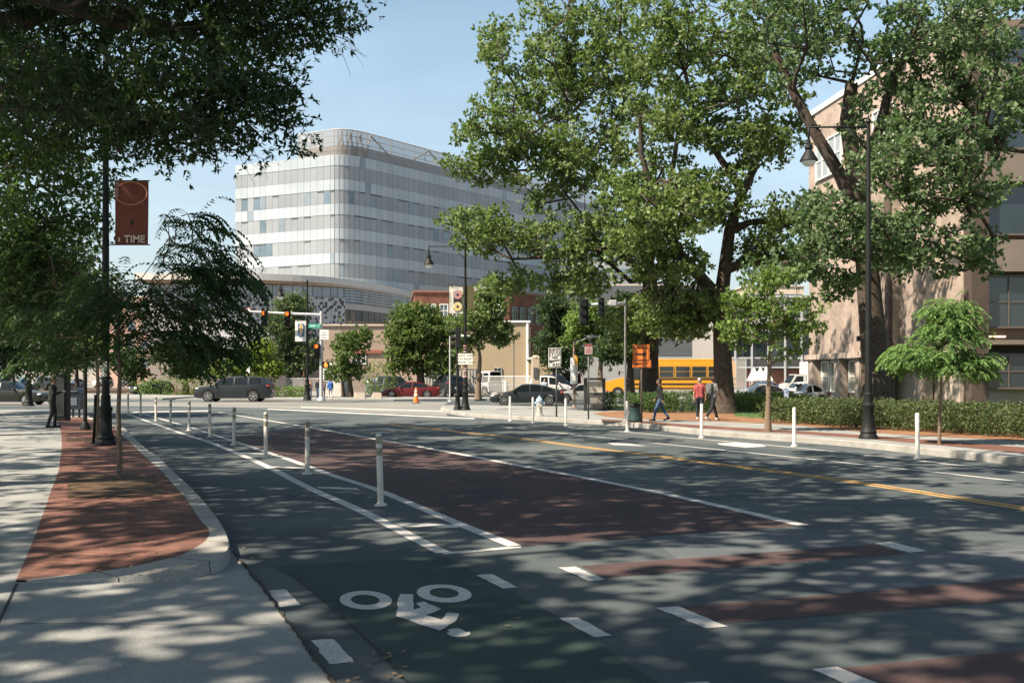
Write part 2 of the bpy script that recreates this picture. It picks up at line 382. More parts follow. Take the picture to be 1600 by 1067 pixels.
def blob_points(blobs, rng):
    out = []
    for c, r, n in blobs:
        d = unit(rng.normal(size=(n, 3))); rad = rng.random((n, 1))**0.42
        out.append(np.array(c)+d*rad*np.array(r))
    return np.concatenate(out)
def pb(px, py, rx, ry, Y, rY, n):      # crown lobe given where it stands in the photograph
    c = at(px, py, Y); return (tuple(c), (rx/F*Y, rY, ry/F*Y), n)
def skeleton(trunk, tr, A, rng, r_tip=0.012, seg=0.8, power=0.5, sag=0.12, tpar=None):
    """trunk: node list with radii tr; A: attractor points. Each is joined to the nearest suitable node by a curved limb."""
    N = [np.array(p, float) for p in trunk]; par = list(tpar) if tpar else [-1]+list(range(len(trunk)-1)); fixed = len(trunk)
    base = N[0]; top = N[-1]
    order = np.argsort(np.linalg.norm(A-top, axis=1)); tips = []
    NA = np.zeros((len(trunk)+len(A)*14, 3)); NA[:fixed] = N; cnt = fixed; cost0 = np.zeros(len(NA))
    zmin = trunk[0][2]+(max(t[2] for t in trunk)-trunk[0][2])*0.35
    for i in order:
        a = A[i]; P = NA[:cnt]; d = np.linalg.norm(P-a, axis=1)
        c = d+0.6*np.maximum(0, P[:, 2]-a[2]+0.2)+np.where(P[:, 2] < zmin, 50, 0)+0.12*cost0[:cnt]
        j = int(np.argmin(c)); p = P[j].copy(); D = d[j]
        k = max(1, min(12, int(D/seg)))
        out = unit(np.array([a[0]-base[0], a[1]-base[1], 0.0]))
        mid = (p+a)/2+np.array([0, 0, D*0.12])+rng.normal(size=3)*D*sag
        last = j
        for q in range(1, k+1):
            t = q/k; x = (1-t)**2*p+2*t*(1-t)*mid+t*t*a+(rng.normal(size=3)*0.05*D/k if q < k else 0)
            NA[cnt] = x; par.append(last); cost0[cnt] = cost0[last]+D/k; last = cnt; cnt += 1
        tips.append(last)
    NA = NA[:cnt]; count = np.zeros(cnt)
    for t in tips: count[t] += 1
    for i in range(cnt-1, 0, -1): count[par[i]] += count[i]
    rad = r_tip*np.maximum(count, 1)**power
    lim = min(tr)*1.1 if tpar else tr[-1]*0.8
    rad = np.minimum(rad, lim); rad[:fixed] = tr
    return NA, par, rad, fixed
def limb_mesh(NA, par, rad, fixed, n=6, flare=True):
    V = []; Fc = []; ring = {}
    def mk(p, d, r, nn):
        a = np.array([0, 0, 1.0]) if abs(d[2]) < 0.9 else np.array([1.0, 0, 0]); u = unit(np.cross(d, a)); v = np.cross(d, u)
        th = np.arange(nn)*2*math.pi/nn; b = len(V)
        V.extend((p+r*(np.cos(th)[:, None]*u+np.sin(th)[:, None]*v)).tolist()); return b
    kids = {}
    for i in range(1, len(NA)): kids.setdefault(par[i], []).append(i)
    main = {p: max(k, key=lambda c: rad[c]) for p, k in kids.items()}
    for i in range(1, len(NA)):
        p = par[i]; d = unit(NA[i]-NA[p]+1e-9)
        nn = 12 if i < fixed else n
        if p in ring and main[p] == i and ring[p][1] == nn: b0 = ring[p][0]
        else:
            r0 = rad[p] if i < fixed else min(rad[p], rad[i]*1.25); b0 = mk(NA[p], d, r0, nn)
        d2 = unit(NA[main[i]]-NA[p]) if i in main else d
        b1 = mk(NA[i], d2, rad[i], nn); ring[i] = (b1, nn)
        # align twist
        A0 = np.array(V[b0:b0+nn]); B0 = np.array(V[b1:b1+nn])
        s = min(range(nn), key=lambda s: ((A0-np.roll(B0, -s, axis=0))**2).sum())
        for j in range(nn): Fc.append((b0+j, b0+(j+1) % nn, b1+(j+1+s) % nn, b1+(j+s) % nn))
    return V, Fc
def tree(name, label, group, base, trunk, blobs, leafm, per=20, rc=0.7, leaf=(0.2, 0.11), seed=1, seg=0.9, r_tip=0.014, bark=None, cat='tree', flat=0.55, tuft=4, bare=0, power=0.5, skip=0.0, high=None, hleaf=(.30, .20), hper=24, hrc=.84, forks=()):
    """trunk = [(x,y,z,r)...] in world coordinates"""
    rng = np.random.default_rng(seed); base = Vector(base)
    root = thing(name, label, cat, base, 0, group); b = np.array(base)
    A = blob_points(blobs, rng); H_ = blob_points(high, rng) if high else None
    tp = [np.array(t[:3]) for t in trunk]; tr = [t[3] for t in trunk]
    tpar = None
    if forks:
        tpar = [-1]+list(range(len(tp)-1))
        for near, pts in forks:             # main limbs that leave the trunk at a given height
            near = np.array(near, float); j = int(np.argmin([np.linalg.norm(q-near) for q in tp]))
            for q in pts: tpar.append(j); tp.append(np.array(q[:3])); tr.append(q[3]); j = len(tp)-1
    NA, par, rad, fx = skeleton(tp, np.array(tr), A if H_ is None else np.concatenate([A, H_]), rng, r_tip=r_tip, seg=seg, power=power, tpar=tpar)
    V, Fc = limb_mesh(NA-b, par, rad, fx)
    np_mesh('trunk', V, Fc, bark or BARK, root, True)
    if skip: A = A[rng.random(len(A)) > skip]
    V, Q = clump_leaves(A-b, rc*(0.7+0.6*rng.random(len(A))), per, leaf[0], leaf[1], rng, tuft, flat)
    if H_ is not None:
        V2, Q2 = clump_leaves(H_-b, hrc*(0.7+0.6*rng.random(len(H_))), hper, hleaf[0], hleaf[1], rng, 3, .6)
        Q = np.concatenate([Q, Q2+len(V)]); V = np.concatenate([V, V2])
    np_mesh('crown', V, Q, leafm, root)
    if bare:
        mb = MB(); idx = rng.choice(len(A), bare)
        for i in idx:
            p = A[i]-b; d = unit(p-(tp[-1]-b))+rng.normal(size=3)*0.3; d[2] -= 0.15
            for q in range(5):
                dd = unit(d+rng.normal(size=3)*0.45); e = p+dd*min(rc*1.5, .8)+np.array([0, 0, -.08]); m_ = p+dd*min(rc, .5)*.7+rng.normal(size=3)*0.07
                mb.tube([p, m_, e], [0.005, 0.0035, 0.0015], 4, False)
        mb.build('twig_sprays', bark or BARK, root)
    return root
def fork(px, Y, r0, r1, dY=0.0):
    k = len(px)-1; out = []
    for i, (x, y) in enumerate(px[1:]):
        t = (i+1)/k; p = at(x, y, Y+dY*t); out.append((p.x, p.y, p.z, r0+(r1-r0)*t))
    return (tuple(at(px[0][0], px[0][1], Y)), out)
def trunkline(px, Y, z0, r0, r1, n=5, wob=0.1, seed=0):
    """px = list of (px, py) of the trunk from base up, at depth Y"""
    rs = random.Random(seed); pts = [at(x, y, Y) for x, y in px]; pts[0].z = z0
    out = []; k = len(pts)
    for i, p in enumerate(pts):
        t = i/(k-1); r = r0+(r1-r0)*t
        if i == 0:
            out.append((p.x, p.y, p.z-0.05, r0*1.45)); out.append((p.x, p.y, p.z+0.35, r0*1.12))
        else: out.append((p.x+rs.uniform(-wob, wob)*0.3, p.y+rs.uniform(-wob, wob), p.z, r))
    return out
def frond_tree(name, label, group, base, trunk, blobs, leafm, seed=1, fr=(0.45, 0.7), leaflets=11, ll=0.085, lw=0.028, per=3, bark=None, r_tip=0.006, droop=0.11):
    """young tree with long drooping compound leaves"""
    rng = np.random.default_rng(seed); root = thing(name, label, 'tree', base, 0, group); b = np.array(base)
    A = blob_points(blobs, rng); tp = [np.array(t[:3]) for t in trunk]; tr = [t[3] for t in trunk]
    NA, par, rad, fx = skeleton(tp, np.array(tr), A, rng, r_tip=r_tip, seg=0.3, sag=0.08)
    V, Fc = limb_mesh(NA-b, par, rad, fx); np_mesh('trunk', V, Fc, bark or BARKY, root, True)
    P = []; D = []; cen = tp[-1]
    S = []
    for a in A:
        for q in range(per):
            o = unit(np.array([a[0]-cen[0], a[1]-cen[1], 0.0])+rng.normal(size=3)*0.55); o[2] = 0.05+rng.random()*0.45; o = unit(o)
            Lf = rng.uniform(*fr); x = a.copy(); d = o.copy(); k = leaflets
            prev = x.copy()
            for i in range(k):
                x = x+d*Lf/k; d = unit(d+np.array([0, 0, -droop-0.012*i])); s = unit(np.cross(d, [0, 0, 1.0]))
                for sg in (-1, 1):
                    P.append(x.copy()); D.append(s*sg*0.9+d*0.5+np.array([0, 0, -0.45])+rng.normal(size=3)*0.12)
    P = np.array(P); D = np.array(D); l = ll*(0.75+0.5*rng.random(len(P)))
    V, Q = leaves(P-b, D, l, l*lw/ll, rng, 0.7); np_mesh('crown', V, Q, leafm, root)
    return root
def bush_mass(name, label, cat, group, boxes, leafm, leaf=(0.07, 0.045), dens=900, seed=3, parent_loc=(0, 0, 0)):
    """clipped hedge / shrub: leaf tufts filling the outer layer of rounded volumes, stems inside"""
    rng = np.random.default_rng(seed); root = thing(name, label, cat, parent_loc, 0, group); b = np.array(parent_loc, float)
    P = []; st = MB()
    for c, r, n in boxes:
        d = unit(rng.normal(size=(n, 3))); rad = 1-0.35*rng.random((n, 1))**1.5
        lump = 1+0.2*np.sin(d[:, :1]*9+c[0])*np.cos(d[:, 1:2]*7+c[1]*3)
        q = np.sign(d)*np.abs(d)**0.75
        q = q/np.maximum(1e-6, np.max(np.abs(q), axis=1, keepdims=True))*0.45+d*0.55
        p = np.array(c)+q*rad*lump*np.array(r); P.append(p[p[:, 2] > c[2]-r[2]*0.93])
        for k in range(max(3, int(r[0]*r[1]*6))):
            a = np.array(c)-b+np.array([rng.uniform(-.7, .7)*r[0], rng.uniform(-.7, .7)*r[1], 0]); g = a.copy(); g[2] = c[2]-r[2]-0.1-b[2]
            st.tube([g, a+rng.normal(size=3)*0.08, a+np.array([rng.uniform(-.2, .2), rng.uniform(-.2, .2), r[2]*0.7])], [0.02, 0.015, 0.006], 5)
    P = np.concatenate(P)-b; n = len(P); D = rng.normal(size=(n, 3))+np.array([0, 0, 0.5])
    l = leaf[0]*(0.7+0.6*rng.random(n)); V, Q = leaves(P, D, l, l*leaf[1]/leaf[0], rng, 0.3)
    st.build('foliage_stem', BARK, root); np_mesh('foliage', V, Q, leafm, root); return root
# ------------------------------------------------------------------ vehicles
def interp(x, pts):
    pts = sorted(pts)
    if x <= pts[0][0]: return pts[0][1]
    for (a, b), (c, d) in zip(pts, pts[1:]):
        if x <= c: return b+(d-b)*(x-a)/(c-a)
    return pts[-1][1]
KINDS = {
 'sedan': dict(top=[(.5, .40), (.485, .47), (.45, .52), (.40, .55), (.25, .63), (.20, .66), (.06, .965), (0, .995), (-.08, 1), (-.17, .965), (-.34, .735), (-.38, .715), (-.47, .69), (-.495, .60), (-.5, .50)],
    belt=[(.5, .39), (.485, .455), (.45, .50), (.40, .535), (.25, .60), (-.36, .67), (-.47, .66), (-.495, .57), (-.5, .48)], ws=(.20, .06), rw=(-.17, -.35), side=(.17, -.30), pill=[-.045], wb=(.305, -.295)),
 'fastback': dict(top=[(.5, .40), (.485, .48), (.45, .54), (.40, .57), (.27, .64), (.22, .67), (.07, .965), (0, .995), (-.08, 1), (-.2, .95), (-.43, .72), (-.47, .70), (-.495, .60), (-.5, .50)],
    belt=[(.5, .39), (.485, .455), (.45, .51), (.40, .55), (.25, .61), (-.36, .67), (-.47, .66), (-.495, .57), (-.5, .48)], ws=(.22, .07), rw=(-.22, -.43), side=(.19, -.34), pill=[-.04, -.20], wb=(.31, -.30)),
 'suv': dict(top=[(.5, .42), (.492, .52), (.47, .59), (.42, .63), (.30, .67), (.255, .69), (.12, .945), (.06, .985), (-.08, 1), (-.28, .985), (-.38, .95), (-.415, .925), (-.475, .70), (-.495, .62), (-.5, .45)],
    belt=[(.5, .41), (.49, .50), (.46, .565), (.42, .60), (.28, .635), (-.20, .665), (-.36, .70), (-.48, .67), (-.495, .59), (-.5, .43)], ws=(.255, .12), rw=(-.415, -.47), side=(.21, -.385), pill=[-.03, -.215], wb=(.31, -.285)),
 'van': dict(top=[(.5, .33), (.485, .42), (.45, .46), (.36, .52), (.24, .93), (.18, .98), (0, 1), (-.4, 1), (-.48, .98), (-.49, .6), (-.5, .35)],
    belt=[(.5, .32), (.485, .40), (.45, .44), (.36, .48), (0, .52), (-.48, .52), (-.49, .5), (-.5, .33)], ws=(.36, .24), rw=(-.48, -.49), side=(.33, -.45), pill=[.12, -.15], wb=(.33, -.30)),
}
def car(kind, name, label, cat, cx, cy, rz, L, W, H, paint, group=None, lamps_on=False, full=True, z0=0.0, plate=True):
    k = KINDS[kind]; root = thing(name, label, cat, (cx, cy, z0), rz, group)
    wr = 0.335*(H/1.5)**0.5*(1.09 if kind == 'suv' else 1); wx = [L*k['wb'][0], L*k['wb'][1]]; ar = wr+0.055
    zb0 = 0.20 if kind != 'suv' else 0.25
    xs = set([L*(.5-i/56) for i in range(57)])
    for q in wx: xs |= {q+ar*math.cos(math.pi*i/12) for i in range(13)}
    for q in [k['ws'][0], k['ws'][1], k['rw'][0], k['rw'][1], k['side'][0], k['side'][1]]: xs.add(q*L)
    for q in k['pill']: xs |= {q*L-0.04, q*L+0.04}
    xs = sorted(xs, reverse=True); xs = [x for i, x in enumerate(xs) if i == 0 or xs[i-1]-x > 0.012]
    secs = []
    for x in xs:
        f = x/L; tp = interp(f, k['top'])*H; bl = min(interp(f, k['belt'])*H, tp-0.01)
        plan = 1-0.16*abs(f*2)**5-0.03*abs(f*2)**2; hw = W/2*plan
        zb = zb0+0.08*max(0, abs(f*2)-0.85)/0.15
        for q in wx:
            if abs(x-q) < ar: zb = max(zb, math.sqrt(ar*ar-(x-q)**2)+wr*0.98)
        zm = max(zb+0.02, bl*0.55); zs = max(zm+0.02, bl*0.86)
        gh = tp-bl; tum = 0.36 if kind != 'van' else 0.12
        w5 = hw*0.95-tum*max(0, gh-0.02)-0.01
        z4 = bl+gh*0.86
        secs.append([(hw*0.97, zb), (hw*0.995, zm), (hw, zs), (hw*0.955, bl), (hw*0.955-(hw*0.955-w5)*0.86, z4), (w5-0.04 if gh > .2 else w5*0.92, tp-0.012*min(1, gh*8)), (w5*0.5, tp+0.012), (0, tp+0.018)])
    panes = {}; body = MB(); wsn = MB(); rw = MB(); n = 8
    def full_ring(x, s): return [(x, y, z) for y, z in s]+[(x, -y, z) for y, z in s[-2::-1]]
    rings = [full_ring(x, s) for x, s in zip(xs, secs)]; m = len(rings[0])
    body.v = [p for r in rings for p in r]; wsn.v = list(body.v); rw.v = list(body.v)
    for i in range(len(xs)-1):
        fm = (xs[i]+xs[i+1])/2/L
        for j in range(m-1):
            band = j if j < n-1 else m-2-j; q = (i*m+j, i*m+j+1, (i+1)*m+j+1, (i+1)*m+j)
            inpill = any(abs(fm*L-pp*L) < 0.045 for pp in k['pill'])
            gh = (secs[i][5][1]-secs[i][3][1])
            if band == 3 and k['side'][1] < fm < k['side'][0] and not inpill and gh > 0.1: panes.setdefault((j < n-1, sum(fm < pp for pp in k['pill'])), []).append(q)
            elif band >= 5 and k['ws'][1] < fm < k['ws'][0]: wsn.f.append(q)
            elif band >= 5 and k['rw'][1] < fm < k['rw'][0]: rw.f.append(q)
            elif kind in ('suv', 'van') and band == 4 and k['ws'][1]+.01 < fm < k['ws'][0]: wsn.f.append(q)
            else: body.f.append(q)
    e = len(xs)-1
    body.f.append(tuple(range(m))[::-1]); body.f.append(tuple(e*m+j for j in range(m)))
    def clean(o):
        bm = bmesh.new(); bm.from_mesh(o.data); bmesh.ops.delete(bm, geom=[v for v in bm.verts if not v.link_faces], context='VERTS'); bm.to_mesh(o.data); bm.free()
    body.build('body', paint, root, True)
    [clean(pn_.build('side_window', GLASSC, root, True)) for pn_ in [mbf(body.v, fs_) for fs_ in panes.values()]]; clean(wsn.build('windshield', GLASSC, root, True)); clean(rw.build('rear_window', GLASSC, root, True))
    ub = MB(); ub.box((0, 0, zb0+0.14), (L*0.93, W*0.84, 0.26)); ub.build('underbody', RUB, root)
    for q in wx:
        for sgn in (-1, 1):
            ty = MB(); y0 = sgn*(W/2-0.115)
            prof = [(wr*0.62, -0.1), (wr*0.93, -0.105), (wr, -0.08), (wr, 0.08), (wr*0.93, 0.105), (wr*0.62, 0.1)]
            ty.lathe(prof, (q, y0, wr), 24, 'y'); t = ty.build('wheel', RUB, root, True)
            rm = MB(); fy = y0+sgn*0.102
            rm.lathe([(wr*0.66, -0.005), (wr*0.66, 0.012), (wr*0.58, 0.012), (wr*0.58, -0.004)], (q, fy, wr), 20, 'y')
            for s5 in range(5):
                a = s5*2*math.pi/5+0.3
                rm.box((q+math.cos(a)*wr*0.33, fy, wr+math.sin(a)*wr*0.33), (wr*0.6, 0.02, wr*0.16), 0, 0, 0, -a)
            rm.lathe([(wr*0.15, -0.01), (wr*0.15, 0.02)], (q, fy, wr), 10, 'y'); rm.build('rim', ALLOY, t)
    hz = interp(.46, k['belt'])*H*0.93
    for sgn in (-1, 1):
        lm = MB(); lm.ell((L*.455, sgn*W*.36, hz), (L*.035, W*.095, 0.075), 12, 8, -sgn*0.45)
        lm.build('headlight', mat('lamp_lens', (0.75, 0.76, 0.78), 0.12, 0.1, 0.1, 5, emis=(1, .95, .85), es=0.5 if lamps_on else 0.0) if not lamps_on else mat('lamp_lens_on', (0.8, 0.8, 0.8), 0.1, 0, 0, 5, emis=(1, .95, .85), es=2.5), root, True)
        tl = MB(); tl.ell((-L*.470, sgn*W*.37, interp(-.46, k['belt'])*H*0.93), (L*.028, W*.10, 0.075), 12, 8, sgn*0.35)
        tl.build('taillight', mat('red_lens', (0.35, 0.01, 0.01), 0.15, 0, 0.1, 5), root, True)
        mr = MB(); mr.ell((L*(k['ws'][0]-.045), sgn*(W/2+0.06), interp(.15, k['belt'])*H+0.09), (0.07, 0.11, 0.075), 10, 6)
        mr.build('mirror', paint, root, True)
        if full:
            for pp in (0.05, -0.13):
                dh = MB(); dh.box((L*pp, sgn*(W/2*0.985), interp(pp, k['belt'])*H*0.90), (0.19, 0.035, 0.03), 0, 0.008); dh.build('door_handle', paint, root)
            ds = MB()
            for pp in [k['side'][0]-0.015]+[p for p in k['pill'][:1]]+[-.21]:
                ds.box((L*pp, sgn*(W/2*0.983), H*0.40), (0.012, 0.035, H*0.28))
            ds.build('door_seam', RUB, root)
            wt = MB(); wt.box((0, sgn*(W/2*0.955), H*0.155), (L*0.36, 0.05, 0.06)); wt.build('sill_trim', RUB, root)
    gr = MB(); gr.box((L*.495, 0, H*.30), (0.05, W*.5, 0.13), 0, 0.01); gr.build('grille', RUB, root)
    if plate:
        pl = MB(); pl.box((-L*.5-0.005, 0, H*.42), (0.02, 0.31, 0.15)); pl.build('licence_plate', WHITE, root)
    return root
def car_px(kind, name, label, cat, xl, xr, yb, yt, paint, face='L', Y=None, yaw=0.0, **kw):
    if Y is None: Y = HC*F/(yb-HY)
    L = (xr-xl)/F*Y/max(0.5, abs(math.cos(yaw))+0.0*abs(math.sin(yaw))); H = HC-(yt-HY)/F*Y
    W = kw.pop('W', 1.84); cx = ((xl+xr)/2-800)/F*(Y+W/2)
    return car(kind, name, label, cat, cx, Y+W/2, (math.pi if face == 'L' else 0)+yaw, L, W, max(1.3, H), paint, **kw)
def mbf(v, f):
    m_ = MB(); m_.v = list(v); m_.f = f; return m_
def paint(name, c, metal=0.3): return mat(name, c, 0.35, metal*0.3, 0.06, 1.5, coat=0.2, spec=0.35)

# ------------------------------------------------------------------ people
def remesh(mb, name, m, parent, vox):
    o = mb.build(name, m, None, True); md = o.modifiers.new('r', 'REMESH'); md.mode = 'VOXEL'; md.voxel_size = vox; md.use_smooth_shade = True
    sm = o.modifiers.new('s', 'SMOOTH'); sm.iterations = 2; sm.factor = 0.5
    bpy.context.view_layer.update()
    me = bpy.data.meshes.new_from_object(o.evaluated_get(bpy.context.evaluated_depsgraph_get())); old = o.data
    o.modifiers.clear(); o.data = me; bpy.data.meshes.remove(old); me.name = name
    me.polygons.foreach_set('use_smooth', [True]*len(me.polygons))
    if not me.materials: me.materials.append(m)
    o.parent = parent; return o
def person(label, loc, rz, H, skin, top, legs, hairc, stride=0.2, sleeve='short', hair='short', arms=None, pack=None, extra=None, lean=0.03, group=None, shoes=None, skirt=False, slim=1.0):
    root = thing('person', label, 'person', loc, rz, group); s = H/1.75
    V_ = lambda x, y, z: Vector((x*s, y*s, z*s))
    a = stride
    hip = {1: V_(0, .09, .92), -1: V_(0, -.09, .92)}; knee = {}; ank = {}; toe = {}
    for sg in (1, -1):
        f = sg*a
        knee[sg] = V_(f*0.62+(0.05 if a else 0.01), sg*.095, .50+0.02*abs(f)); ax = f*1.35-(0.04 if f < 0 else 0); az = 0.085+(0.07 if f < 0 and a > .1 else 0)
        ank[sg] = V_(ax, sg*.09, az); toe[sg] = V_(ax+.14, sg*.11, 0.035)
    sh = {sg: V_(lean+.0, sg*.175*slim, 1.42) for sg in (1, -1)}; arms = arms or {}
    el = {}; wr = {}; hd = {}
    for sg in (1, -1):
        if sg in arms: e, w_ = arms[sg]; el[sg] = V_(*e); wr[sg] = V_(*w_)
        else:
            f = -sg*a; el[sg] = V_(f*0.35+lean-.03, sg*.225*slim, 1.13); wr[sg] = V_(f*0.75+.06, sg*.225*slim, .90)
        hd[sg] = wr[sg]+(wr[sg]-el[sg]).normalized()*0.085*s
    chest = V_(lean, 0, 1.30); neck = V_(lean+.01, 0, 1.50); head = V_(lean+.03, 0, 1.635); pel = V_(0, 0, .95); waist = V_(lean*.5, 0, 1.10)
    def torso(mb, g=0.0, zlo=True):
        for y in (-.075, .075): mb.capsule(chest+V_(0, y*slim*1.1, .05), waist+V_(0, y*.75, 0), (.112+g)*s, (.098+g)*s, 12)
        mb.capsule(sh[1]*0.85+sh[-1]*0.15, sh[-1]*0.85+sh[1]*0.15, (.062+g)*s, (.062+g)*s, 10)
        if zlo:
            for y in (-.07, .07): mb.capsule(waist+V_(0, y*.8, 0), pel+V_(0, y, 0), (.098+g)*s, (.105+g)*s, 12)
    b = MB(); torso(b)
    b.capsule(V_(lean, 0, 1.42), neck+V_(0.01, 0, .06), .055*s, .05*s)
    b.ell(head, (.098*s, .076*s, .118*s), 14, 10); b.ell(head+V_(.025, 0, -.055), (.07*s, .058*s, .065*s), 12, 8)
    b.capsule(head+V_(.09, 0, .0), head+V_(.112, 0, -.022), .012*s, .015*s, 8)
    for sg in (1, -1): b.ell(head+V_(-.005, sg*.078, -.01), (.02*s, .012*s, .032*s), 8, 6)
    for sg in (1, -1):
        b.capsule(hip[sg], knee[sg], .085*s, .056*s); b.capsule(knee[sg], ank[sg], .055*s, .036*s); b.capsule(ank[sg]+V_(-.03, 0, -.03), toe[sg], .036*s, .026*s)
        b.capsule(sh[sg], el[sg], .048*s, .038*s); b.capsule(el[sg], wr[sg], .037*s, .025*s)
        d = (wr[sg]-el[sg]).normalized(); up = Vector((1, 0, 0)); side = (up-d*up.dot(d)).normalized(); nrm = d.cross(side)
        b.capsule(wr[sg], wr[sg]+d*.07*s+side*0.012*s, .024*s, .03*s)
        for q, (o_, ln) in enumerate(((-.03, .062), (-.01, .078), (.01, .082), (.03, .072))):
            r0 = wr[sg]+d*.085*s+side*o_*s; mid = r0+d*ln*.55*s-nrm*sg*.006*s; b.capsule(r0, mid, .0105*s, .0095*s, 6); b.capsule(mid, mid+d*ln*.42*s-nrm*sg*0.016*s, .0095*s, .008*s, 6)
        t0 = wr[sg]+d*.035*s+side*.028*s; t1 = t0+d*.03*s+side*.03*s; b.capsule(t0, t1, .012*s, .011*s, 6); b.capsule(t1, t1+d*.032*s+side*.006*s, .011*s, .009*s, 6)
    remesh(b, 'body', skin, root, 0.0085*s)
    t = MB(); torso(t, .014)
    if sleeve != 'none':
        for sg in (1, -1):
            if sleeve == 'short': t.capsule(sh[sg], sh[sg].lerp(el[sg], .72), .06*s, .058*s)
            else: t.capsule(sh[sg], el[sg], .062*s, .054*s); t.capsule(el[sg], el[sg].lerp(wr[sg], .92), .053*s, .04*s)
    if extra == 'jacket': t.capsule(pel+V_(0, -.05, -.02), pel+V_(0, .05, -.02), .135*s, .135*s)
    remesh(t, 'shirt' if extra != 'jacket' else 'jacket', top, root, 0.014*s)
    l = MB(); l.capsule(pel+V_(0, -.06, -.01), pel+V_(0, .06, -.01), .117*s, .117*s, 12)
    for sg in (1, -1): l.capsule(hip[sg], knee[sg], .099*s, .072*s); l.capsule(knee[sg], ank[sg]+V_(0, 0, .03), .07*s, .056*s)
    remesh(l, 'trousers', legs, root, 0.014*s)
    sm = shoes or mat('dark_shoe', (0.03, 0.03, 0.03), 0.6)
    for sg in (1, -1):
        h = MB(); h.capsule(ank[sg]+V_(-.035, 0, -.04), toe[sg]+V_(.03, 0, -.0), .045*s, .034*s); h.capsule(ank[sg], ank[sg]+V_(-.02, 0, -.03), .05*s, .046*s)
        remesh(h, 'shoe', sm, root, 0.012*s)
    hm = MB(); hm.ell(head+V_(-.02, 0, .026), (.102*s, .088*s, .112*s), 14, 10)
    if hair == 'long': hm.capsule(head+V_(-.05, 0, 0), head+V_(-.085, 0, -.22), .085*s, .05*s)
    if hair == 'bun': hm.ell(head+V_(-.10, 0, .06), (.05*s, .05*s, .05*s))
    remesh(hm, 'hair', hairc, root, 0.012*s)
    if pack is not None:
        p = MB(); p.box(chest+V_(-.19, 0, -.04), (.17*s, .29*s, .44*s), 0, .05*s)
        p.box(chest+V_(-.28, 0, -.1), (.05*s, .21*s, .22*s), 0, .02*s); o = p.build('backpack', pack, root, True)
        q = MB()
        for sg in (1, -1): q.tube([chest+V_(-.13, sg*.1, .12), chest+V_(-.02, sg*.11, .195), chest+V_(.13, sg*.105, .06), chest+V_(.11, sg*.12, -.14), chest+V_(-.10, sg*.13, -.2)], .018*s, 6)
        q.build('strap', RUB, o)
    return root
# ================================================================== THE SETTING: ground
def sheet(name, pts, z, m):
    me = bpy.data.meshes.new(name); me.from_pydata([(p[0], p[1], z) for p in pts], [], [tuple(range(len(pts)))])
    bm = bmesh.new(); bm.from_mesh(me); bmesh.ops.recalc_face_normals(bm, faces=bm.faces)
    for f in bm.faces:
        f.normal_update()
        if f.normal.z < 0: f.normal_flip()
    bmesh.ops.triangulate(bm, faces=bm.faces); bm.to_mesh(me); bm.free(); return struct(link(name, me, m))
sheet('ground', [(-2500, -400), (2500, -400), (2500, 3500), (-2500, 3500)], -0.06, ground_mat('far_ground', (0.13, 0.125, 0.11), (0.2, 0.19, 0.165), big=0.03, fine=2))
sheet('road', [(-140, -30), (60, -30), (60, 76), (-140, 76)], 0.0, ASPH)
sheet('parking_lot', [(-24, 82), (60, 82), (60, 130), (-24, 130)], -0.02, ASPHL)
sheet('far_road', [(-400, 76), (-24.5, 76), (-60, 420), (-400, 420)], -0.03, ASPHL)
flat('asphalt_patch', [[(810, 853), (1230, 825), (1368, 850), (1100, 868), (1040, 872), (980, 857)], [(1010, 838), (1250, 824), (1368, 850), (1060, 873)]][1:], 0.004, ASPHP)
flat('asphalt_patch', [[(1240, 905), (1420, 866), (2300, 800), (2300, 830), (1600, 903), (1310, 928)]], 0.004, ASPHP)
# intersection crossing: worn asphalt, made paler to carry the sunlight there
flat('intersection', [[(-300, 634), (200, 634), (420, 637), (700, 650), (690, 636), (700, 628), (420, 628), (-300, 628)]], 0.003, ASPHL)

def wl(pts, z=0.0): return smoothline([G(x, y, z) for x, y in pts], 6)
LA = [(693, 864), (566, 799), (480, 761), (405, 723), (330, 692), (281, 676), (234, 659.4), (200, 647)]
LB = [(804, 853), (715, 817.5), (640, 786), (580, 762), (515, 741), (440, 714), (349, 684), (300, 668.5), (255, 655.6), (223, 646)]
LC = [(1256, 821), (1075, 779.5), (932, 750), (794, 724), (700, 706), (565, 682), (485, 668), (405, 654.7), (341, 644)]
LY = [(1900, 838), (1600, 794), (1319, 751), (1100, 722), (925, 700), (812, 685), (700, 673), (600, 662)]
LD = [(1900, 786), (1600, 753), (1444, 736), (1256, 716), (1040, 694), (900, 679), (775, 665.5)]
LE = [(1900, 768), (1600, 738), (1428, 719), (1250, 700), (1096, 686), (980, 675), (884, 667)]
def line_obj(name, pts, wd, z, m, off=0.0):
    mb = MB(); ribbon(mb, [Vector((p.x, p.y, GZ(z))) for p in wl(pts)], wd, off); o = mb.build(name, m); upfaces(o); return struct(o)
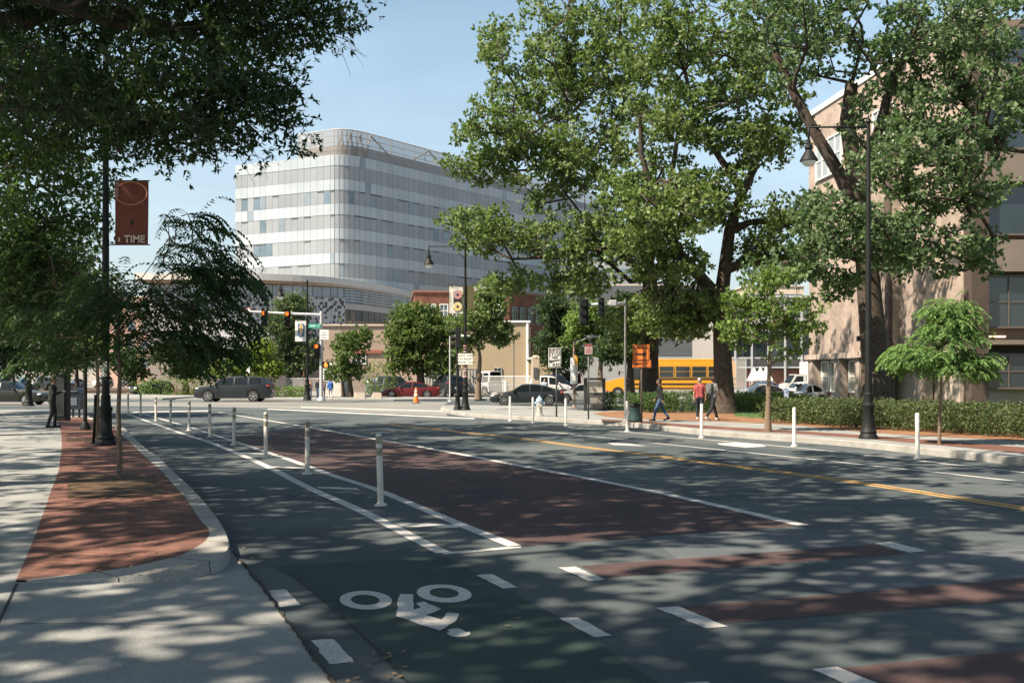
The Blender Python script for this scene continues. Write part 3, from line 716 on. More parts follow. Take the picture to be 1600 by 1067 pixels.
# bus lane (red) between B and C
pB = wl(LB[:-3]); pC = wl(LC[:-2])
mb = MB()
k = 30
def resamp(p, k):
    d = [0]
    for a, b in zip(p, p[1:]): d.append(d[-1]+(b-a).length)
    out = []
    for i in range(k):
        t = d[-1]*i/(k-1); j = max(q for q in range(len(d)) if d[q] <= t+1e-9); j = min(j, len(p)-2)
        out.append(p[j].lerp(p[j+1], (t-d[j])/(d[j+1]-d[j])))
    return out
b_ = resamp(pB, k); c_ = resamp(pC, k)
b_ = [Vector((p.x+0.1, p.y, 0.0022)) for p in b_]; c_ = [Vector((p.x-0.04, p.y, 0.0022)) for p in c_]
mb.add(b_+c_, [(i, k+i, k+i+1, i+1) for i in range(k-1)]); o = upfaces(mb.build('red_bus_lane', REDP)); struct(o)
flat('red_bus_lane', [[(906, 884), (1368, 850.5), (1418, 864), (944, 902)], [(1062, 948), (1600, 903), (2300, 846), (2300, 878), (1600, 937), (1131, 973)], [(1314, 1043), (2000, 975), (2200, 1020), (1420, 1085)]], 0.008, REDP)
flat('green_bike_lane', [[(425, 884), (695, 869), (760, 903), (870, 962), (1040, 1075), (1500, 1400), (840, 1400), (640, 1072), (552, 979), (473, 912)]], 0.006, GREENP)
line_obj('lane_line', LA, 0.15, 0.011, WHITEP); line_obj('lane_line', LB, 0.15, 0.011, WHITEP); line_obj('lane_line', LC, 0.16, 0.012, WHITEP)
line_obj('centre_line', LY, 0.10, 0.010, YELP, 0.09); line_obj('centre_line', LY, 0.10, 0.010, YELP, -0.09)
line_obj('lane_line', LD, 0.11, 0.010, WHITEPW); line_obj('lane_line', LE, 0.11, 0.010, WHITEPW)
flat('buffer_bar', [[(612, 816), (624, 815.5), (712, 819.5), (718, 824), (627, 822)], [(690, 866), (697, 862), (790, 854), (815, 853.5), (814, 855.5), (700, 865.5)], [(494, 760.5), (500, 763), (562, 765), (556, 762)],
   [(420, 730), (426, 728.5), (478, 730), (484, 732)], [(370, 707), (374, 708.5), (420, 709.5), (416, 708)], [(320, 687), (324, 688.3), (362, 688.6), (358, 687.4)], [(280, 672), (283, 673), (312, 673), (309, 672)]], 0.014, WHITEP)
flat('dash_mark', [[(872, 886), (898, 884.5), (945, 905), (920, 907)], [(1026, 949), (1059, 946.5), (1137, 978), (1103, 981)], [(1269, 1045), (1308, 1041), (1420, 1085), (1375, 1090)], [(1367, 848), (1391, 846), (1449, 860), (1422, 863)], [(744, 898), (769, 896), (809, 917), (786, 919)]], 0.013, WHITEP)
flat('dash_mark', [[(420, 922), (446, 920), (470, 945), (438, 948)], [(486, 1000), (521, 998), (553, 1033), (515, 1037)], [(874, 965), (902, 964), (957, 992), (930, 995)], [(1070, 1066), (1105, 1064), (1160, 1090), (1125, 1092)]], 0.013, WHITEPW)
flat('bike_symbol', [[(1120, 692.5), (1150, 691), (1190, 694), (1197, 697.5), (1165, 699), (1125, 695)], [(948, 691.5), (985, 693), (1010, 697), (960, 695)]], 0.013, WHITEPW)
for (ya, yb, yc, yd) in ((637.5, 640.5, 654, 652), (640.5, 645, 664, 661)):
    pass
flat('crosswalk_line', [[(418, 638.3), (418, 639.6), (560, 646.4), (740, 654.6), (742, 653), (560, 644.8)], [(470, 635.2), (470, 636.4), (690, 643.2), (700, 642)]], 0.008, WHITEP)
flat('crosswalk_line', [[(205, 644.5), (210, 643), (330, 641), (330, 642.5)]], 0.008, WHITEP)
# bike symbol in the foreground: two wheels, frame with rider, helmet
def ellring(cx, cy, rx, ry, ix, iy, n=40, tilt=0.0, dx=0, dy=0):
    o_ = []; i_ = []
    for j in range(n):
        a = 2*math.pi*j/n; o_.append(G(cx+rx*math.cos(a), cy+ry*math.sin(a)+tilt*rx*math.cos(a), 0.005)); i_.append(G(cx+dx+ix*math.cos(a), cy+dy+iy*math.sin(a)+tilt*ix*math.cos(a), 0.005))
    return o_, i_
mb = MB()
for args in ((571.5, 937.2, 41, 14.6, 22.3, 8.0, 40, 0.03, -1, -0.5), (694, 926.8, 43, 14.0, 23, 7.8, 40, 0.05, 0, -1)):
    o_, i_ = ellring(*args); n = len(o_); mb.add(o_+i_, [(j, (j+1) % n, n+(j+1) % n, n+j) for j in range(n)])
o = upfaces(mb.build('bike_symbol', WHITEP)); struct(o)
q5 = lambda L_: [(400+x/3.5556, 850+y/3.5556) for x, y in L_]
flat('bike_symbol', [q5([(797, 274), (872, 277), (876, 362), (918, 350), (888, 326), (935, 317), (1030, 358), (945, 392), (1030, 418), (1065, 378), (1130, 384), (1104, 430), (1020, 478), (778, 398)]),
    q5([(1057, 492), (1078, 486), (1062, 478), (1085, 468), (1125, 465), (1150, 476), (1165, 486), (1190, 486), (1190, 500), (1165, 511), (1120, 515), (1080, 508)])], 0.016, WHITEP)
# yellow blind-spot dots near left of frame / litter
# ---------------- left pavement: concrete walk, brick strip, granite kerb
rows = [(652, 86, 130, 142, .13, .13), (660, 90, 152, 166, .13, .13), (668, 93, 178, 192, .13, .13), (681, 96, 191, 206, .13, .13), (700, 96, 212, 227, .13, .13), (716, 94, 229, 249, .13, .13), (736, 91, 252, 270, .13, .13), (760, 82, 273, 296, .13, .13), (780, 75, 291, 315, .12, .13), (800, 68, 304, 332, .11, .13), (815, 62, 315, 342, .10, .13), (830, 57, 327, 351, .09, .13)]
front = [(845, 51, 321, 845, 357, 848, .08, .13), (857, 46, 303, 857, 353, 862, .07, .128), (869, 41, 278, 869, 335, 874, .055, .12), (878, 37, 240, 878, 290, 888, .045, .10), (888, 33, 192, 888, 235, 898, .035, .07), (898, 28, 110, 898, 130, 905, .025, .035), (906, 25, 40, 906, 42, 909, .02, .022)]
Lp = [G(l, y, zl) for y, l, r, ro, zl, zr in rows]+[G(l, y, zl) for y, l, r, ry, o_, oy, zl, zr in front]
Ri = [G(r, y, zr) for y, l, r, ro, zl, zr in rows]+[G(r, ry, zr) for y, l, r, ry, o_, oy, zl, zr in front]
Ro = [G(ro, y, zr) for y, l, r, ro, zl, zr in rows]+[G(o_, oy, zr) for y, l, r, ry, o_, oy, zl, zr in front]
Ls, Rs, Os = smoothline(Lp, 4), smoothline(Ri, 4), smoothline(Ro, 4)
mb = MB(); n = len(Ls); mb.add(Ls+Rs, [(i, n+i, n+i+1, i+1) for i in range(n-1)]); brick = struct(upfaces(mb.build('brick_pavement', BRICKP)))
mb = MB(); up4 = Vector((0, 0, 0.004))
inn = [p+up4 for p in Rs]; ott = [p+up4 for p in Os]
rim = []; bot = []
for a, b in zip(inn, ott):
    d = (b-a).normalized(); rim.append(b+d*0.012-Vector((0, 0, 0.016))); q = b+d*0.022; q.z = -0.05; bot.append(q)
mb.add(inn+ott+rim+bot, [f for i in range(n-1) for f in ((i, n+i, n+i+1, i+1), (n+i, 2*n+i, 2*n+i+1, n+i+1), (2*n+i, 3*n+i, 3*n+i+1, 2*n+i+1))])
struct(mb.build('kerb', KERBM, None, True))
mb = MB()                                       # joints between kerb stones
for i in range(3, n-4, 9):
    a, b, c = inn[i], ott[i], bot[i]; d = (inn[i+1]-a).normalized()*0.008; u = Vector((0, 0, 0.003)); e = (b-a).normalized()*0.012
    mb.add([a+u, b+u, b+u+d, a+u+d], [(0, 1, 2, 3)]); mb.add([b+u+e, c+e*.5, c+d+e*.5, b+u+d+e], [(0, 1, 2, 3)])
struct(mb.build('kerb_joint', RUB))
# concrete walk left of the brick
mb = MB(); far = [Vector((-150, p.y, p.z)) for p in Ls]; mb.add(far+Ls, [(i, n+i, n+i+1, i+1) for i in range(n-1)])
pe = Ls[-1]; mb.add([Vector((-150, pe.y, .02)), pe.copy(), G(-60, 1200, .02), Vector((-8.5, -12, .02)), Vector((-150, -12, .02))], [(0, 1, 2, 3, 4)])
ps = Ls[0]; mb.add([Vector((-150, ps.y, .13)), ps.copy(), G(110, 644, .13), G(100, 640.5, .13), G(-200, 640, .13), Vector((-150, 46, .13))], [(0, 1, 2, 3, 4, 5)])
struct(upfaces(mb.build('pavement', CONC)))
mb = MB(); mb.add([G(142, 652, .13), G(166, 660, .13), G(130, 652, .13), G(152, 660, .13)], [(2, 0, 1, 3)]);
# corner beyond the brick strip
mb = MB(); mb.add([G(86, 652, .128), G(142, 652, .128), G(135, 648, .128), G(118, 644, .128), G(100, 643, .128)], [(0, 1, 2, 3, 4)]); struct(upfaces(mb.build('pavement', CONC)))
ap = [G(24, 909, .018), G(130, 907, .016), G(235, 900, .014), G(296, 890, .014), G(336, 880, .014), G(362, 858, .014), G(400, 905, .012), G(440, 958, .012), G(480, 1012, .012), G(522, 1067, .012), G(640, 1250, .012), G(760, 1500, .012), Vector((1.0, -12, .012)), Vector((-8.5, -12, .018)), G(-60, 1200, .018)]
mb = MB(); mb.add(ap, [tuple(range(len(ap)))]); o = mb.build('driveway_apron', CONC, tri=True); struct(upfaces(o))
mb = MB()                                       # saw cuts and expansion joints
def joint(a, b, wd, z, jz=None):
    p, q = G(*a, z), G(*b, z); ribbon(mb, [p, p.lerp(q, .5), q], wd)
joint((26, 911), (-20, 1010), .02, .0225); joint((-20, 1010), (-60, 1200), .02, .0225)
joint((24, 973), (418, 975), .008, .0215)
for yy in (672, 690, 712, 742, 780, 830, 893):
    xr = interp(yy, [(r[0], r[1]) for r in rows]+[(f[0], f[1]) for f in front]); zz = interp(yy, [(r[0], r[4]) for r in rows]+[(f[0], f[6]) for f in front])
    a, b = G(xr-3, yy, zz+.004), G(xr-3, yy, zz+.004); b = b+Vector((-9, -3.9, 0)); a2 = a; ribbon(mb, [a2, a2.lerp(b, .5), b], .018)
o = struct(upfaces(mb.build('pavement_joint', RUB)))
mb = MB(); rs = random.Random(4)                # ragged dark gutter seam between apron and road
pl = smoothline([G(363, 860, .017), G(400, 905, .017), G(440, 958, .017), G(480, 1012, .017), G(522, 1067, .017), G(640, 1250, .017)], 14)
nn = []
for i, p in enumerate(pl): nn.append(p+Vector((rs.uniform(-.008, .008), 0, 0)))
for i in range(len(nn)-1):
    ww = rs.uniform(.012, .04); p, q = nn[i], nn[i+1]; mb.add([p+Vector((-ww/2, 0, 0)), p+Vector((ww/2, 0, 0)), q+Vector((ww/2, 0, 0)), q+Vector((-ww/2, 0, 0))], [(0, 1, 2, 3)])
struct(upfaces(mb.build('gutter_seam', mat('seam_dirt', (.03, .024, .018), .95, 0, .4, 20))))
mb = MB(); pl = smoothline([G(455, 893, 0.0031), G(473, 912, 0.0031), G(552, 979, 0.0031), G(640, 1070, 0.0031), G(840, 1400, 0.0031)], 8); ribbon(mb, pl, .012); struct(upfaces(mb.build('pavement_joint', RUB)))
# tree pit and mulch on the brick strip
flat('tree_pit', [[(106, 741), (242, 741), (256, 774), (104, 776)]], 0.1345, SOIL)
flat('tree_pit', [[(104, 684), (196, 684), (203, 690), (102, 690)]], 0.1345, SOIL)

# ---------------- right pavement and far corner
KR = [(2300, 800), (1900, 757), (1600, 728), (1319, 697), (1100, 680), (1000, 668.5), (940, 663.5), (880, 660), (820, 656.5), (760, 653.5), (716, 649), (692, 643.5), (690, 639.5), (705, 637), (760, 637), (905, 640)]
kr = smoothline([G(x, y) for x, y in KR[:9]], 6)+smoothline([G(x, y) for x, y in KR[9:]], 3)
n = len(kr); nin = []
for i, p in enumerate(kr):
    d = kr[min(i+1, n-1)]-kr[max(i-1, 0)]; d.normalize(); nrm = Vector((d.y, -d.x, 0)); nin.append(nrm)
top0 = [p+m_*.012+Vector((0, 0, .15)) for p, m_ in zip(kr, nin)]; top1 = [p+m_*.17+Vector((0, 0, .15)) for p, m_ in zip(kr, nin)]; bt = [p+Vector((0, 0, -.04)) for p in kr]; rm_ = [p+Vector((0, 0, .135)) for p in kr]
mb = MB(); mb.add(bt+rm_+top0+top1, [f for i in range(n-1) for f in ((i, n+i, n+i+1, i+1), (n+i, 2*n+i, 2*n+i+1, n+i+1), (2*n+i, 3*n+i, 3*n+i+1, 2*n+i+1))])
struct(mb.build('kerb', KERBM, None, True))
land = [p+m_*.165 for p, m_ in zip(kr, nin)]; poly = [(p.x, p.y) for p in land]+[(6.0, 57.5), (40, 57.5), (60, 30), (60, 5)]
sheet('pavement', poly, .146, CONC)
def band(name, inner, outer, z, m):
    a = smoothline([G(x, y, z) for x, y in inner], 5); b = smoothline([G(x, y, z) for x, y in outer], 5); n = min(len(a), len(b)); a, b = resamp(a, 40), resamp(b, 40)
    mb = MB(); mb.add(a+b, [(i, 40+i, 41+i, i+1) for i in range(39)]); return struct(upfaces(mb.build(name, m)))
band('brick_pavement', [(2300, 775), (1900, 736), (1600, 707.5), (1319, 682.5), (1100, 669), (1000, 660.8), (940, 657.3)], [(2300, 760), (1900, 722), (1600, 698.5), (1319, 677.5), (1100, 664.5), (1000, 657.5), (940, 655)], .151, BRICKP)
band('mulch_bed', [(2300, 735), (1900, 710), (1600, 689), (1420, 679.5), (1319, 672), (1240, 664), (1100, 657.5), (1000, 654.5), (950, 651), (930, 646.5)], [(2300, 700), (1900, 680), (1600, 668), (1420, 658), (1319, 652), (1240, 649), (1100, 643), (1000, 641.5), (950, 643), (926, 645.5)], .151, MULCH)
mb = MB(); mb.add([G(1148, 650, .156), G(1260, 659, .156), G(1330, 664, .156), G(1420, 667, .156), G(1700, 679, .156), Vector((40, 30, .156)), Vector((40, 57, .156)), Vector((14, 57, .156)), G(1148, 641, .156)], [tuple(range(9))]); struct(upfaces(mb.build('lawn', LAWN, tri=True)))
# far side of the cross street: pavement with kerb
def island(name, pts, z, m=CONC, km=KERBM):
    n = len(pts); mb = MB(); lo = [Vector((p.x, p.y, -.05)) for p in pts]; hi = [Vector((p.x, p.y, z)) for p in pts]
    mb.add(lo+hi, [(i, (i+1) % n, n+(i+1) % n, n+i) for i in range(n)]+[tuple(range(n, 2*n))]); return struct(mb.build(name, m, tri=False))
island('pavement', [Vector((-24.5, 72.5, 0)), Vector((-8.5, 71.5, 0)), Vector((-4.8, 73.2, 0)), Vector((60, 73.2, 0)), Vector((60, 77.5, 0)), Vector((-24.5, 79.5, 0))], .13)
sheet('soil_verge', [(-24.4, 79), (-9, 78.4), (-9, 86), (-24.4, 86)], 0.10, SOIL)
sheet('soil_verge', [(-26, 86), (-200, 86), (-200, 160), (-26, 160)], 0.02, SOIL)
island('pavement', [Vector((-46, 77, 0)), Vector((-26.5, 75.5, 0)), Vector((-26, 86, 0)), Vector((-44, 100, 0))], .13)
# leaf litter
rng = np.random.default_rng(5); P = []
for (x0, x1, y0, y1, nn_) in ((540, 640, 1015, 1060, 14), (300, 420, 855, 900, 8), (1100, 1500, 700, 722, 60), (60, 300, 700, 900, 60), (380, 900, 900, 1060, 6)):
    for _ in range(nn_):
        x, y = rng.uniform(x0, x1), rng.uniform(y0, y1)
        z = .15 if (60 <= x0 <= 60) else .02; P.append(tuple(G(x, y, z)))
P = np.array(P); V, Q = leaves(P, rng.normal(size=(len(P), 3))*np.array([1, 1, .05]), 0.05*np.ones(len(P)), 0.03*np.ones(len(P)), rng, 0.9)
o = np_mesh('leaf_litter', V, Q, mat('dry_leaf', (0.2, 0.13, 0.075), 0.8, 0, 0.3)); tagp(o, 'dry brown leaves scattered along the gutter and pavement', 'leaf litter', None, 'stuff')

# ================================================================== BUILDINGS
def wallline(mb, a, b, z0, z1, th=0.25):
    a = Vector((a[0], a[1], 0)); b = Vector((b[0], b[1], 0)); d = (b-a).normalized(); nrm = Vector((-d.y, d.x, 0))*th
    mb.slab([(a.x, a.y), (b.x, b.y), (b.x+nrm.x, b.y+nrm.y), (a.x+nrm.x, a.y+nrm.y)], z0, z1)
def along(pl, step):
    out = []; 
    for a, b in zip(pl, pl[1:]):
        a = Vector(a); b = Vector(b); k = max(1, round((b-a).length/step))
        for i in range(k): out.append((a.lerp(b, i/k), a.lerp(b, (i+1)/k)))
    return out
def panels(mb, segs, z0, z1, off, gap=0.04, th=0.08):
    for a, b in segs:
        d = (b-a).normalized(); nr = Vector((d.y, -d.x)); a2 = a+d*gap/2+nr*off; b2 = b-d*gap/2+nr*off
        mb.slab([(a2.x, a2.y), (b2.x, b2.y), (b2.x-nr.x*th, b2.y-nr.y*th), (a2.x-nr.x*th, a2.y-nr.y*th)], z0, z1)
# -- the big pale glass block
g = thing('office_building', 'tall pale glass office block with banded white and grey panels, rounded corner and screened roof', 'building', (-28, 185, 0))
P0 = Vector((-28.6, 170)); ld = Vector((-2.14, 1)).normalized(); rd = Vector((.8, 1)).normalized(); off0 = Vector((-28, 185))
c0, c1 = P0+ld*2.8, P0+rd*4.6; arc = [((1-t)**2*c0+2*t*(1-t)*P0+t*t*c1) for t in [i/7 for i in range(8)]]
endL = P0+ld*23.5; endR = P0+rd*88
fp = [endL-off0]+[a-off0 for a in arc]+[endR-off0]
back = [endR-off0+Vector((-22, 16)), endL-off0+Vector((2, 30))]
core = MB(); core.slab([tuple(p) for p in fp+back], 0, 39.7); core.build('wall', mat('facade_core', (0.16, 0.17, 0.18), 0.4), g)
WP = mat('white_glass_panel', (0.33, 0.375, 0.415), 0.25, 0.0, 0.10, 0.12, island=0.07, spec=0.6); GP = mat('grey_glass_panel', (0.225, 0.245, 0.27), 0.25, 0.0, 0.10, 0.15, island=0.08, spec=0.6)
BG = mat('blue_window_glass', (0.10, 0.14, 0.18), 0.08, 0, 0.3, 0.3, spec=0.9, island=0.3)
BG2 = mat('pale_blue_glass', (0.17, 0.21, 0.25), 0.1, 0, 0.2, 0.3, spec=0.8); segs = along(fp, 1.35); rs = random.Random(11)
for k in range(6):
    zt = 39.9-4.2*k; wb = MB(); gb = MB(); win = MB(); lv = MB(); gwin = MB()
    for a, b in segs:
        panels(wb, [(a, b)], zt-1.85, zt, .22); panels(gb, [(a, b)], zt-4.17, zt-1.88, .16)
        if rs.random() < .025: w1_ = MB(); panels(w1_, [(a, b)], zt-1.80, zt-.05, .235); w1_.build('window', BG2, g)
        if k > 0 and rs.random() < .13: w1_ = MB(); panels(w1_, [(a, b)], zt-4.1, zt-1.95, .175); w1_.build('window', rs.choice((BG, BG2, BG2)), g)
        if k > 0 and rs.random() < .22: lv = MB(); panels(lv, [(a, b)], zt-2.05, zt-1.90, .26); lv.build('louvre_slat', DSTEEL, g)
    wb.build('white_panel_band', WP, g); gb.build('grey_panel_band', GP, g)
rs1 = [P0+ld*11-off0+Vector((.6, 1.5))]+[a-off0+Vector((.1, 1.0)) for a in arc]+[endR-off0+Vector((-1, 2))]
SCR = screenmat('roof_screen', (0.24, 0.22, 0.205), 0.55); fr = MB(); s1 = MB(); s2 = MB()
for a, b in along(rs1, 3.0):
    s1.add([(a.x, a.y, 39.9), (b.x, b.y, 39.9), (b.x, b.y, 44.6), (a.x, a.y, 44.6)], [(0, 1, 2, 3)])
    s2.add([(a.x+.3, a.y+.3, 39.9), (b.x+.3, b.y+.3, 39.9), (b.x+.3, b.y+.3, 41.9), (a.x+.3, a.y+.3, 41.9)], [(0, 1, 2, 3)])
    fr.tube([(a.x+.2, a.y+.5, 39.9), (a.x+.2, a.y+.5, 44.6)], .09, 5)
    for z in (41.2, 42.4, 43.5, 44.6): fr.tube([(a.x+.1, a.y+.2, z), (b.x+.1, b.y+.2, z)], .06 if z < 44 else .12, 4)
big = along(rs1, 7.5)
for i, (a, b) in enumerate(big): fr.tube([(a.x+.6, a.y+1.2, 40 if i % 2 else 44.4), (b.x+.6, b.y+1.2, 44.4 if i % 2 else 40)], .16, 5)
s1.build('roof_screen', SCR, g); s2.build('roof_screen', screenmat('roof_screen_dense', (0.19, 0.18, 0.175), 0.85), g); fr.build('roof_frame', STEEL, g)
pe = MB(); pe.slab([(-15, 8), (38, 45), (26, 60), (-16, 30)], 39.7, 42.0); pe.build('plant_room', mat('plant_room', (0.4, 0.36, 0.33), 0.7), g)
# -- curved podium with perforated screen
g = thing('podium_building', 'low curved podium building with thin white canopy over glass and a perforated white screen', 'building', (-35, 170, 0))
o2 = Vector((-35, 170))
can = [Vector(((x-800)/F*Y, Y)) for x, Y in ((210, 149), (290, 149), (372, 149), (440, 151), (500, 154), (540, 158), (580, 165), (615, 173), (640, 181), (652, 188))]
cl = [Vector((p.x, p.y)) for p in smoothline([Vector((p.x, p.y, 0)) for p in can], 4)]
bk = [Vector((10, 198)), Vector((-55, 190))]
m1 = MB(); m1.slab([tuple(p-o2) for p in cl]+[tuple(Vector((-13, 195))-o2), tuple(Vector((-60, 175))-o2)], 16.35, 17.35); m1.build('canopy', mat('canopy_white', (0.58, 0.56, 0.53), 0.5), g)
m1 = MB(); m1.slab([tuple(p-o2+Vector((0.6, 1.2))) for p in cl]+[tuple(Vector((-13, 196))-o2), tuple(Vector((-60, 176))-o2)], 16.0, 16.34); m1.build('soffit', mat('soffit_tan', (0.5, 0.4, 0.33), 0.6), g)
wl_ = [p-o2+Vector((1.0, 3.0)) for p in cl]
m1 = MB(); m1.slab([tuple(p) for p in wl_]+[tuple(Vector((-14, 196))-o2), tuple(Vector((-60, 178))-o2)], 0, 15.98); m1.build('wall', mat('podium_wall', (0.26, 0.22, 0.2), 0.8), g)
ws_ = along(wl_, 2.2); cut = next(i for i, (a, b) in enumerate(ws_) if (a+o2).x/(a+o2).y*F+800 > 536)
m1 = MB(); panels(m1, ws_[:cut], 14.3, 15.95, .15, .1); m1.build('window', mat('podium_glass', (0.30, 0.36, 0.42), 0.1, 0, .2, .4, spec=.9, island=.25), g)
m1 = MB(); panels(m1, ws_[cut:], 13.6, 15.95, .15, .08); m1.build('window', BG, g)
m1 = MB(); panels(m1, ws_[cut:], 12.6, 13.55, .2, .0); m1.build('spandrel', mat('spandrel', (0.45, 0.42, 0.41), 0.6), g)
m1 = MB(); panels(m1, ws_[cut:], 10.9, 12.55, .15, .12); m1.build('window', mat('dark_strip_glass', (0.03, 0.04, 0.05), 0.1, 0, .2, .4, spec=.8, island=.3), g)
m1 = MB()
for j, (a, b) in enumerate(ws_[cut:]):
    for z in (13.9, 14.35, 14.8, 15.25, 15.7): panels(m1, [(a, b)], z+.05*math.sin(j), z+.12+.05*math.sin(j), .3, 0)
m1.build('louvre', mat('louvre_white', (0.5, 0.52, 0.53), 0.5), g)
pm = mat('perforated_panel', (0.5, 0.5, 0.5), 0.6); n_ = pm.node_tree.nodes; l_ = pm.node_tree.links
tc = n_.new('ShaderNodeTexCoord'); vo = n_.new('ShaderNodeTexVoronoi'); vo.distance = 'CHEBYCHEV'; vo.inputs['Scale'].default_value = 2.1; vo.inputs['Randomness'].default_value = 0.85
v2 = n_.new('ShaderNodeMath'); v2.operation = 'LESS_THAN'; v2.inputs[1].default_value = 0.37
mpn = n_.new('ShaderNodeMapping'); mpn.inputs['Scale'].default_value = (1, .25, .8); l_.new(tc.outputs['Object'], mpn.inputs[0]); l_.new(mpn.outputs[0], vo.inputs['Vector']); l_.new(vo.outputs['Distance'], v2.inputs[0])
mx = n_.new('ShaderNodeMix'); mx.data_type = 'RGBA'; mx.inputs[6].default_value = (.48, .48, .49, 1); mx.inputs[7].default_value = (.07, .08, .09, 1); l_.new(v2.outputs[0], mx.inputs[0]); l_.new(mx.outputs[2], n_['Principled BSDF'].inputs['Base Color'])
m1 = MB(); panels(m1, ws_[:cut], 6.0, 14.25, .5, .015, .1); m1.build('perforated_screen', pm, g)
# -- brick building behind the trees
BRK = brickmat('red_brick_wall', (0.17, 0.062, 0.042), (0.13, 0.047, 0.033), (0.13, 0.1, 0.08), 0.42, 0.14, 0.012, True)
def wall_window(wx, wz, wd, ht, parent, a, d, nr, m=WGLASS, fm=None, mull=1, rows_=1, name='window'):
    """recessed-looking window on a wall: a = wall start, d = along, nr = outward"""
    c = a+d*wx; ang = math.atan2(d.y, d.x)
    w_ = MB(); w_.box((c.x+nr.x*.03, c.y+nr.y*.03, wz), (wd, .05, ht), ang); w = w_.build(name, m, parent)
    f = MB(); t = .09; q = c+nr*.07
    for s in (-1, 1): p = q+d*s*(wd/2); f.box((p.x, p.y, wz), (t, .12, ht+t), ang)
    for s in (-1, 1): f.box((q.x, q.y, wz+s*ht/2), (wd+t, .14 if s < 0 else .12, t*.98), ang)
    for i in range(mull): p = q+d*(wd*((i+1)/(mull+1)-.5)); f.box((p.x, p.y, wz), (.05, .07, ht), ang)
    for i in range(rows_): f.box((q.x, q.y, wz+ht*((i+1)/(rows_+1)-.5)), (wd, .06, .05), ang)
    f.build('frame', fm or WHITE, w); return w
g = thing('brick_building', 'two storey red brick building with flat roof and tall green windows beyond the car park', 'building', (-6, 128, 0))
ob = Vector((-6, 128)); a0 = Vector((-11.6, 119)); a1 = Vector((-.31, 120)); a2 = Vector((6.0, 128.5))
m1 = MB(); m1.slab([tuple(p-ob) for p in (a0, a1, a2, Vector((2, 140)), Vector((-14, 138)))], 0, 11.85); m1.build('wall', BRK, g)
m1 = MB(); m1.slab([tuple(p-ob) for p in (a0+Vector((-.2, -.2)), a1+Vector((.05, -.25)), a2+Vector((.25, 0)), Vector((2.1, 140.3)), Vector((-14.2, 138.2)))], 11.85, 12.15); m1.build('cornice', mat('cornice_brown', (0.16, 0.09, 0.07), .8), g)
m1 = MB(); m1.box((3, 2, 12.75), (5, 4, 1.2)); m1.box((1.4, -5.5, 12.5), (.9, .6, .7)); m1.build('roof_unit', STEEL, g)
GF = mat('green_window_frame', (0.12, 0.2, 0.18), .5)
d = (a1-a0).normalized(); nr = Vector((d.y, -d.x))
for px in (674, 693, 713, 733, 755, 777): t = (px-648)/148*(a1-a0).length; wall_window(t, 9.7, .95, 1.5, g, a0-ob, d, nr, BG, WHITE)
d = (a2-a1).normalized(); nr = Vector((d.y, -d.x))
for i in range(6): wall_window(1.0+i*1.62, 9.3, .95, 1.9, g, a1-ob, d, nr, WGLASS, GF)
# -- beige metal shed
CORR = mat('beige_corrugated', (0.34, 0.27, 0.18), 0.6, 0, 0.06, 0.3)
def shed(name, label, x0, x1, Y, ztop, depth, m, rib=.3):
    a = Vector(((x0-800)/F*Y, Y)); b = Vector(((x1-800)/F*Y, Y)); c = (a+b)/2; g = thing(name, label, 'building', (c.x, c.y+depth/2, 0)); oo = Vector((c.x, c.y+depth/2))
    m1 = MB(); m1.slab([tuple(a-oo), tuple(b-oo), tuple(b-oo+Vector((.5, depth))), tuple(a-oo+Vector((0, depth)))], 0, ztop); m1.build('wall', m, g)
    if rib:
        m1 = MB(); k = int((b-a).length/rib)
        for i in range(k+1): m1.box((a.x-oo.x+i*rib+.05, -depth/2-.004, ztop/2), (.05, .012, ztop-.02))
        m1.build('cladding_rib', m, g)
    m1 = MB(); m1.box((0, 0, ztop+.09), ((b-a).length+.5, depth+.4, .18)); m1.build('roof_trim', WHITE if rib else mat('trim_tan', (.5, .42, .35), .7), g)
    return g, oo, a, b
g, oo, a, b = shed('storage_shed', 'beige corrugated metal shed with white corner trim in front of the brick building', 690, 825, 105, 7.5, 12, CORR)
m1 = MB(); m1.box(((b-a).length/2-.08, -6.08, 3.75), (.22, .12, 7.5)); m1.build('corner_trim', WHITE, g)
wall_window((b-a).length-3.5, 4.6+1.4, 1.0, 1.0, g, a-oo, Vector((1, 0)), Vector((0, -1)), WGLASS, STEEL, 0, 1); wall_window((b-a).length-3.2, 2.3, .8, .8, g, a-oo, Vector((1, 0)), Vector((0, -1)), WGLASS, STEEL, 1, 0)
m1 = MB(); m1.box(((b-a).length/2-3.4, -6.1, .7), (2.2, .1, 1.4)); m1.build('door', WHITE, g)
shed('low_shed', 'low flat roofed beige annex right of the corrugated shed', 826, 864, 104, 3.6, 6, CORR, .4)
g, oo, a, b = shed('warehouse', 'long pinkish rendered warehouse wall behind the parking lot trees', 505, 705, 112, 7.5, 12, mat('pink_render', (0.31, 0.235, 0.195), .9, 0, .12, .4, .3, 12), 0)
m1 = MB(); m1.box((-2.3, -6.15, 4.6), (3.4, .2, .35)); m1.build('awning', mat('rust_awning', (.25, .08, .05), .7), g)
wall_window(4.0, 3.9, 1.6, 1.3, g, a-oo, Vector((1, 0)), Vector((0, -1)), WGLASS, WHITE, 2, 1)
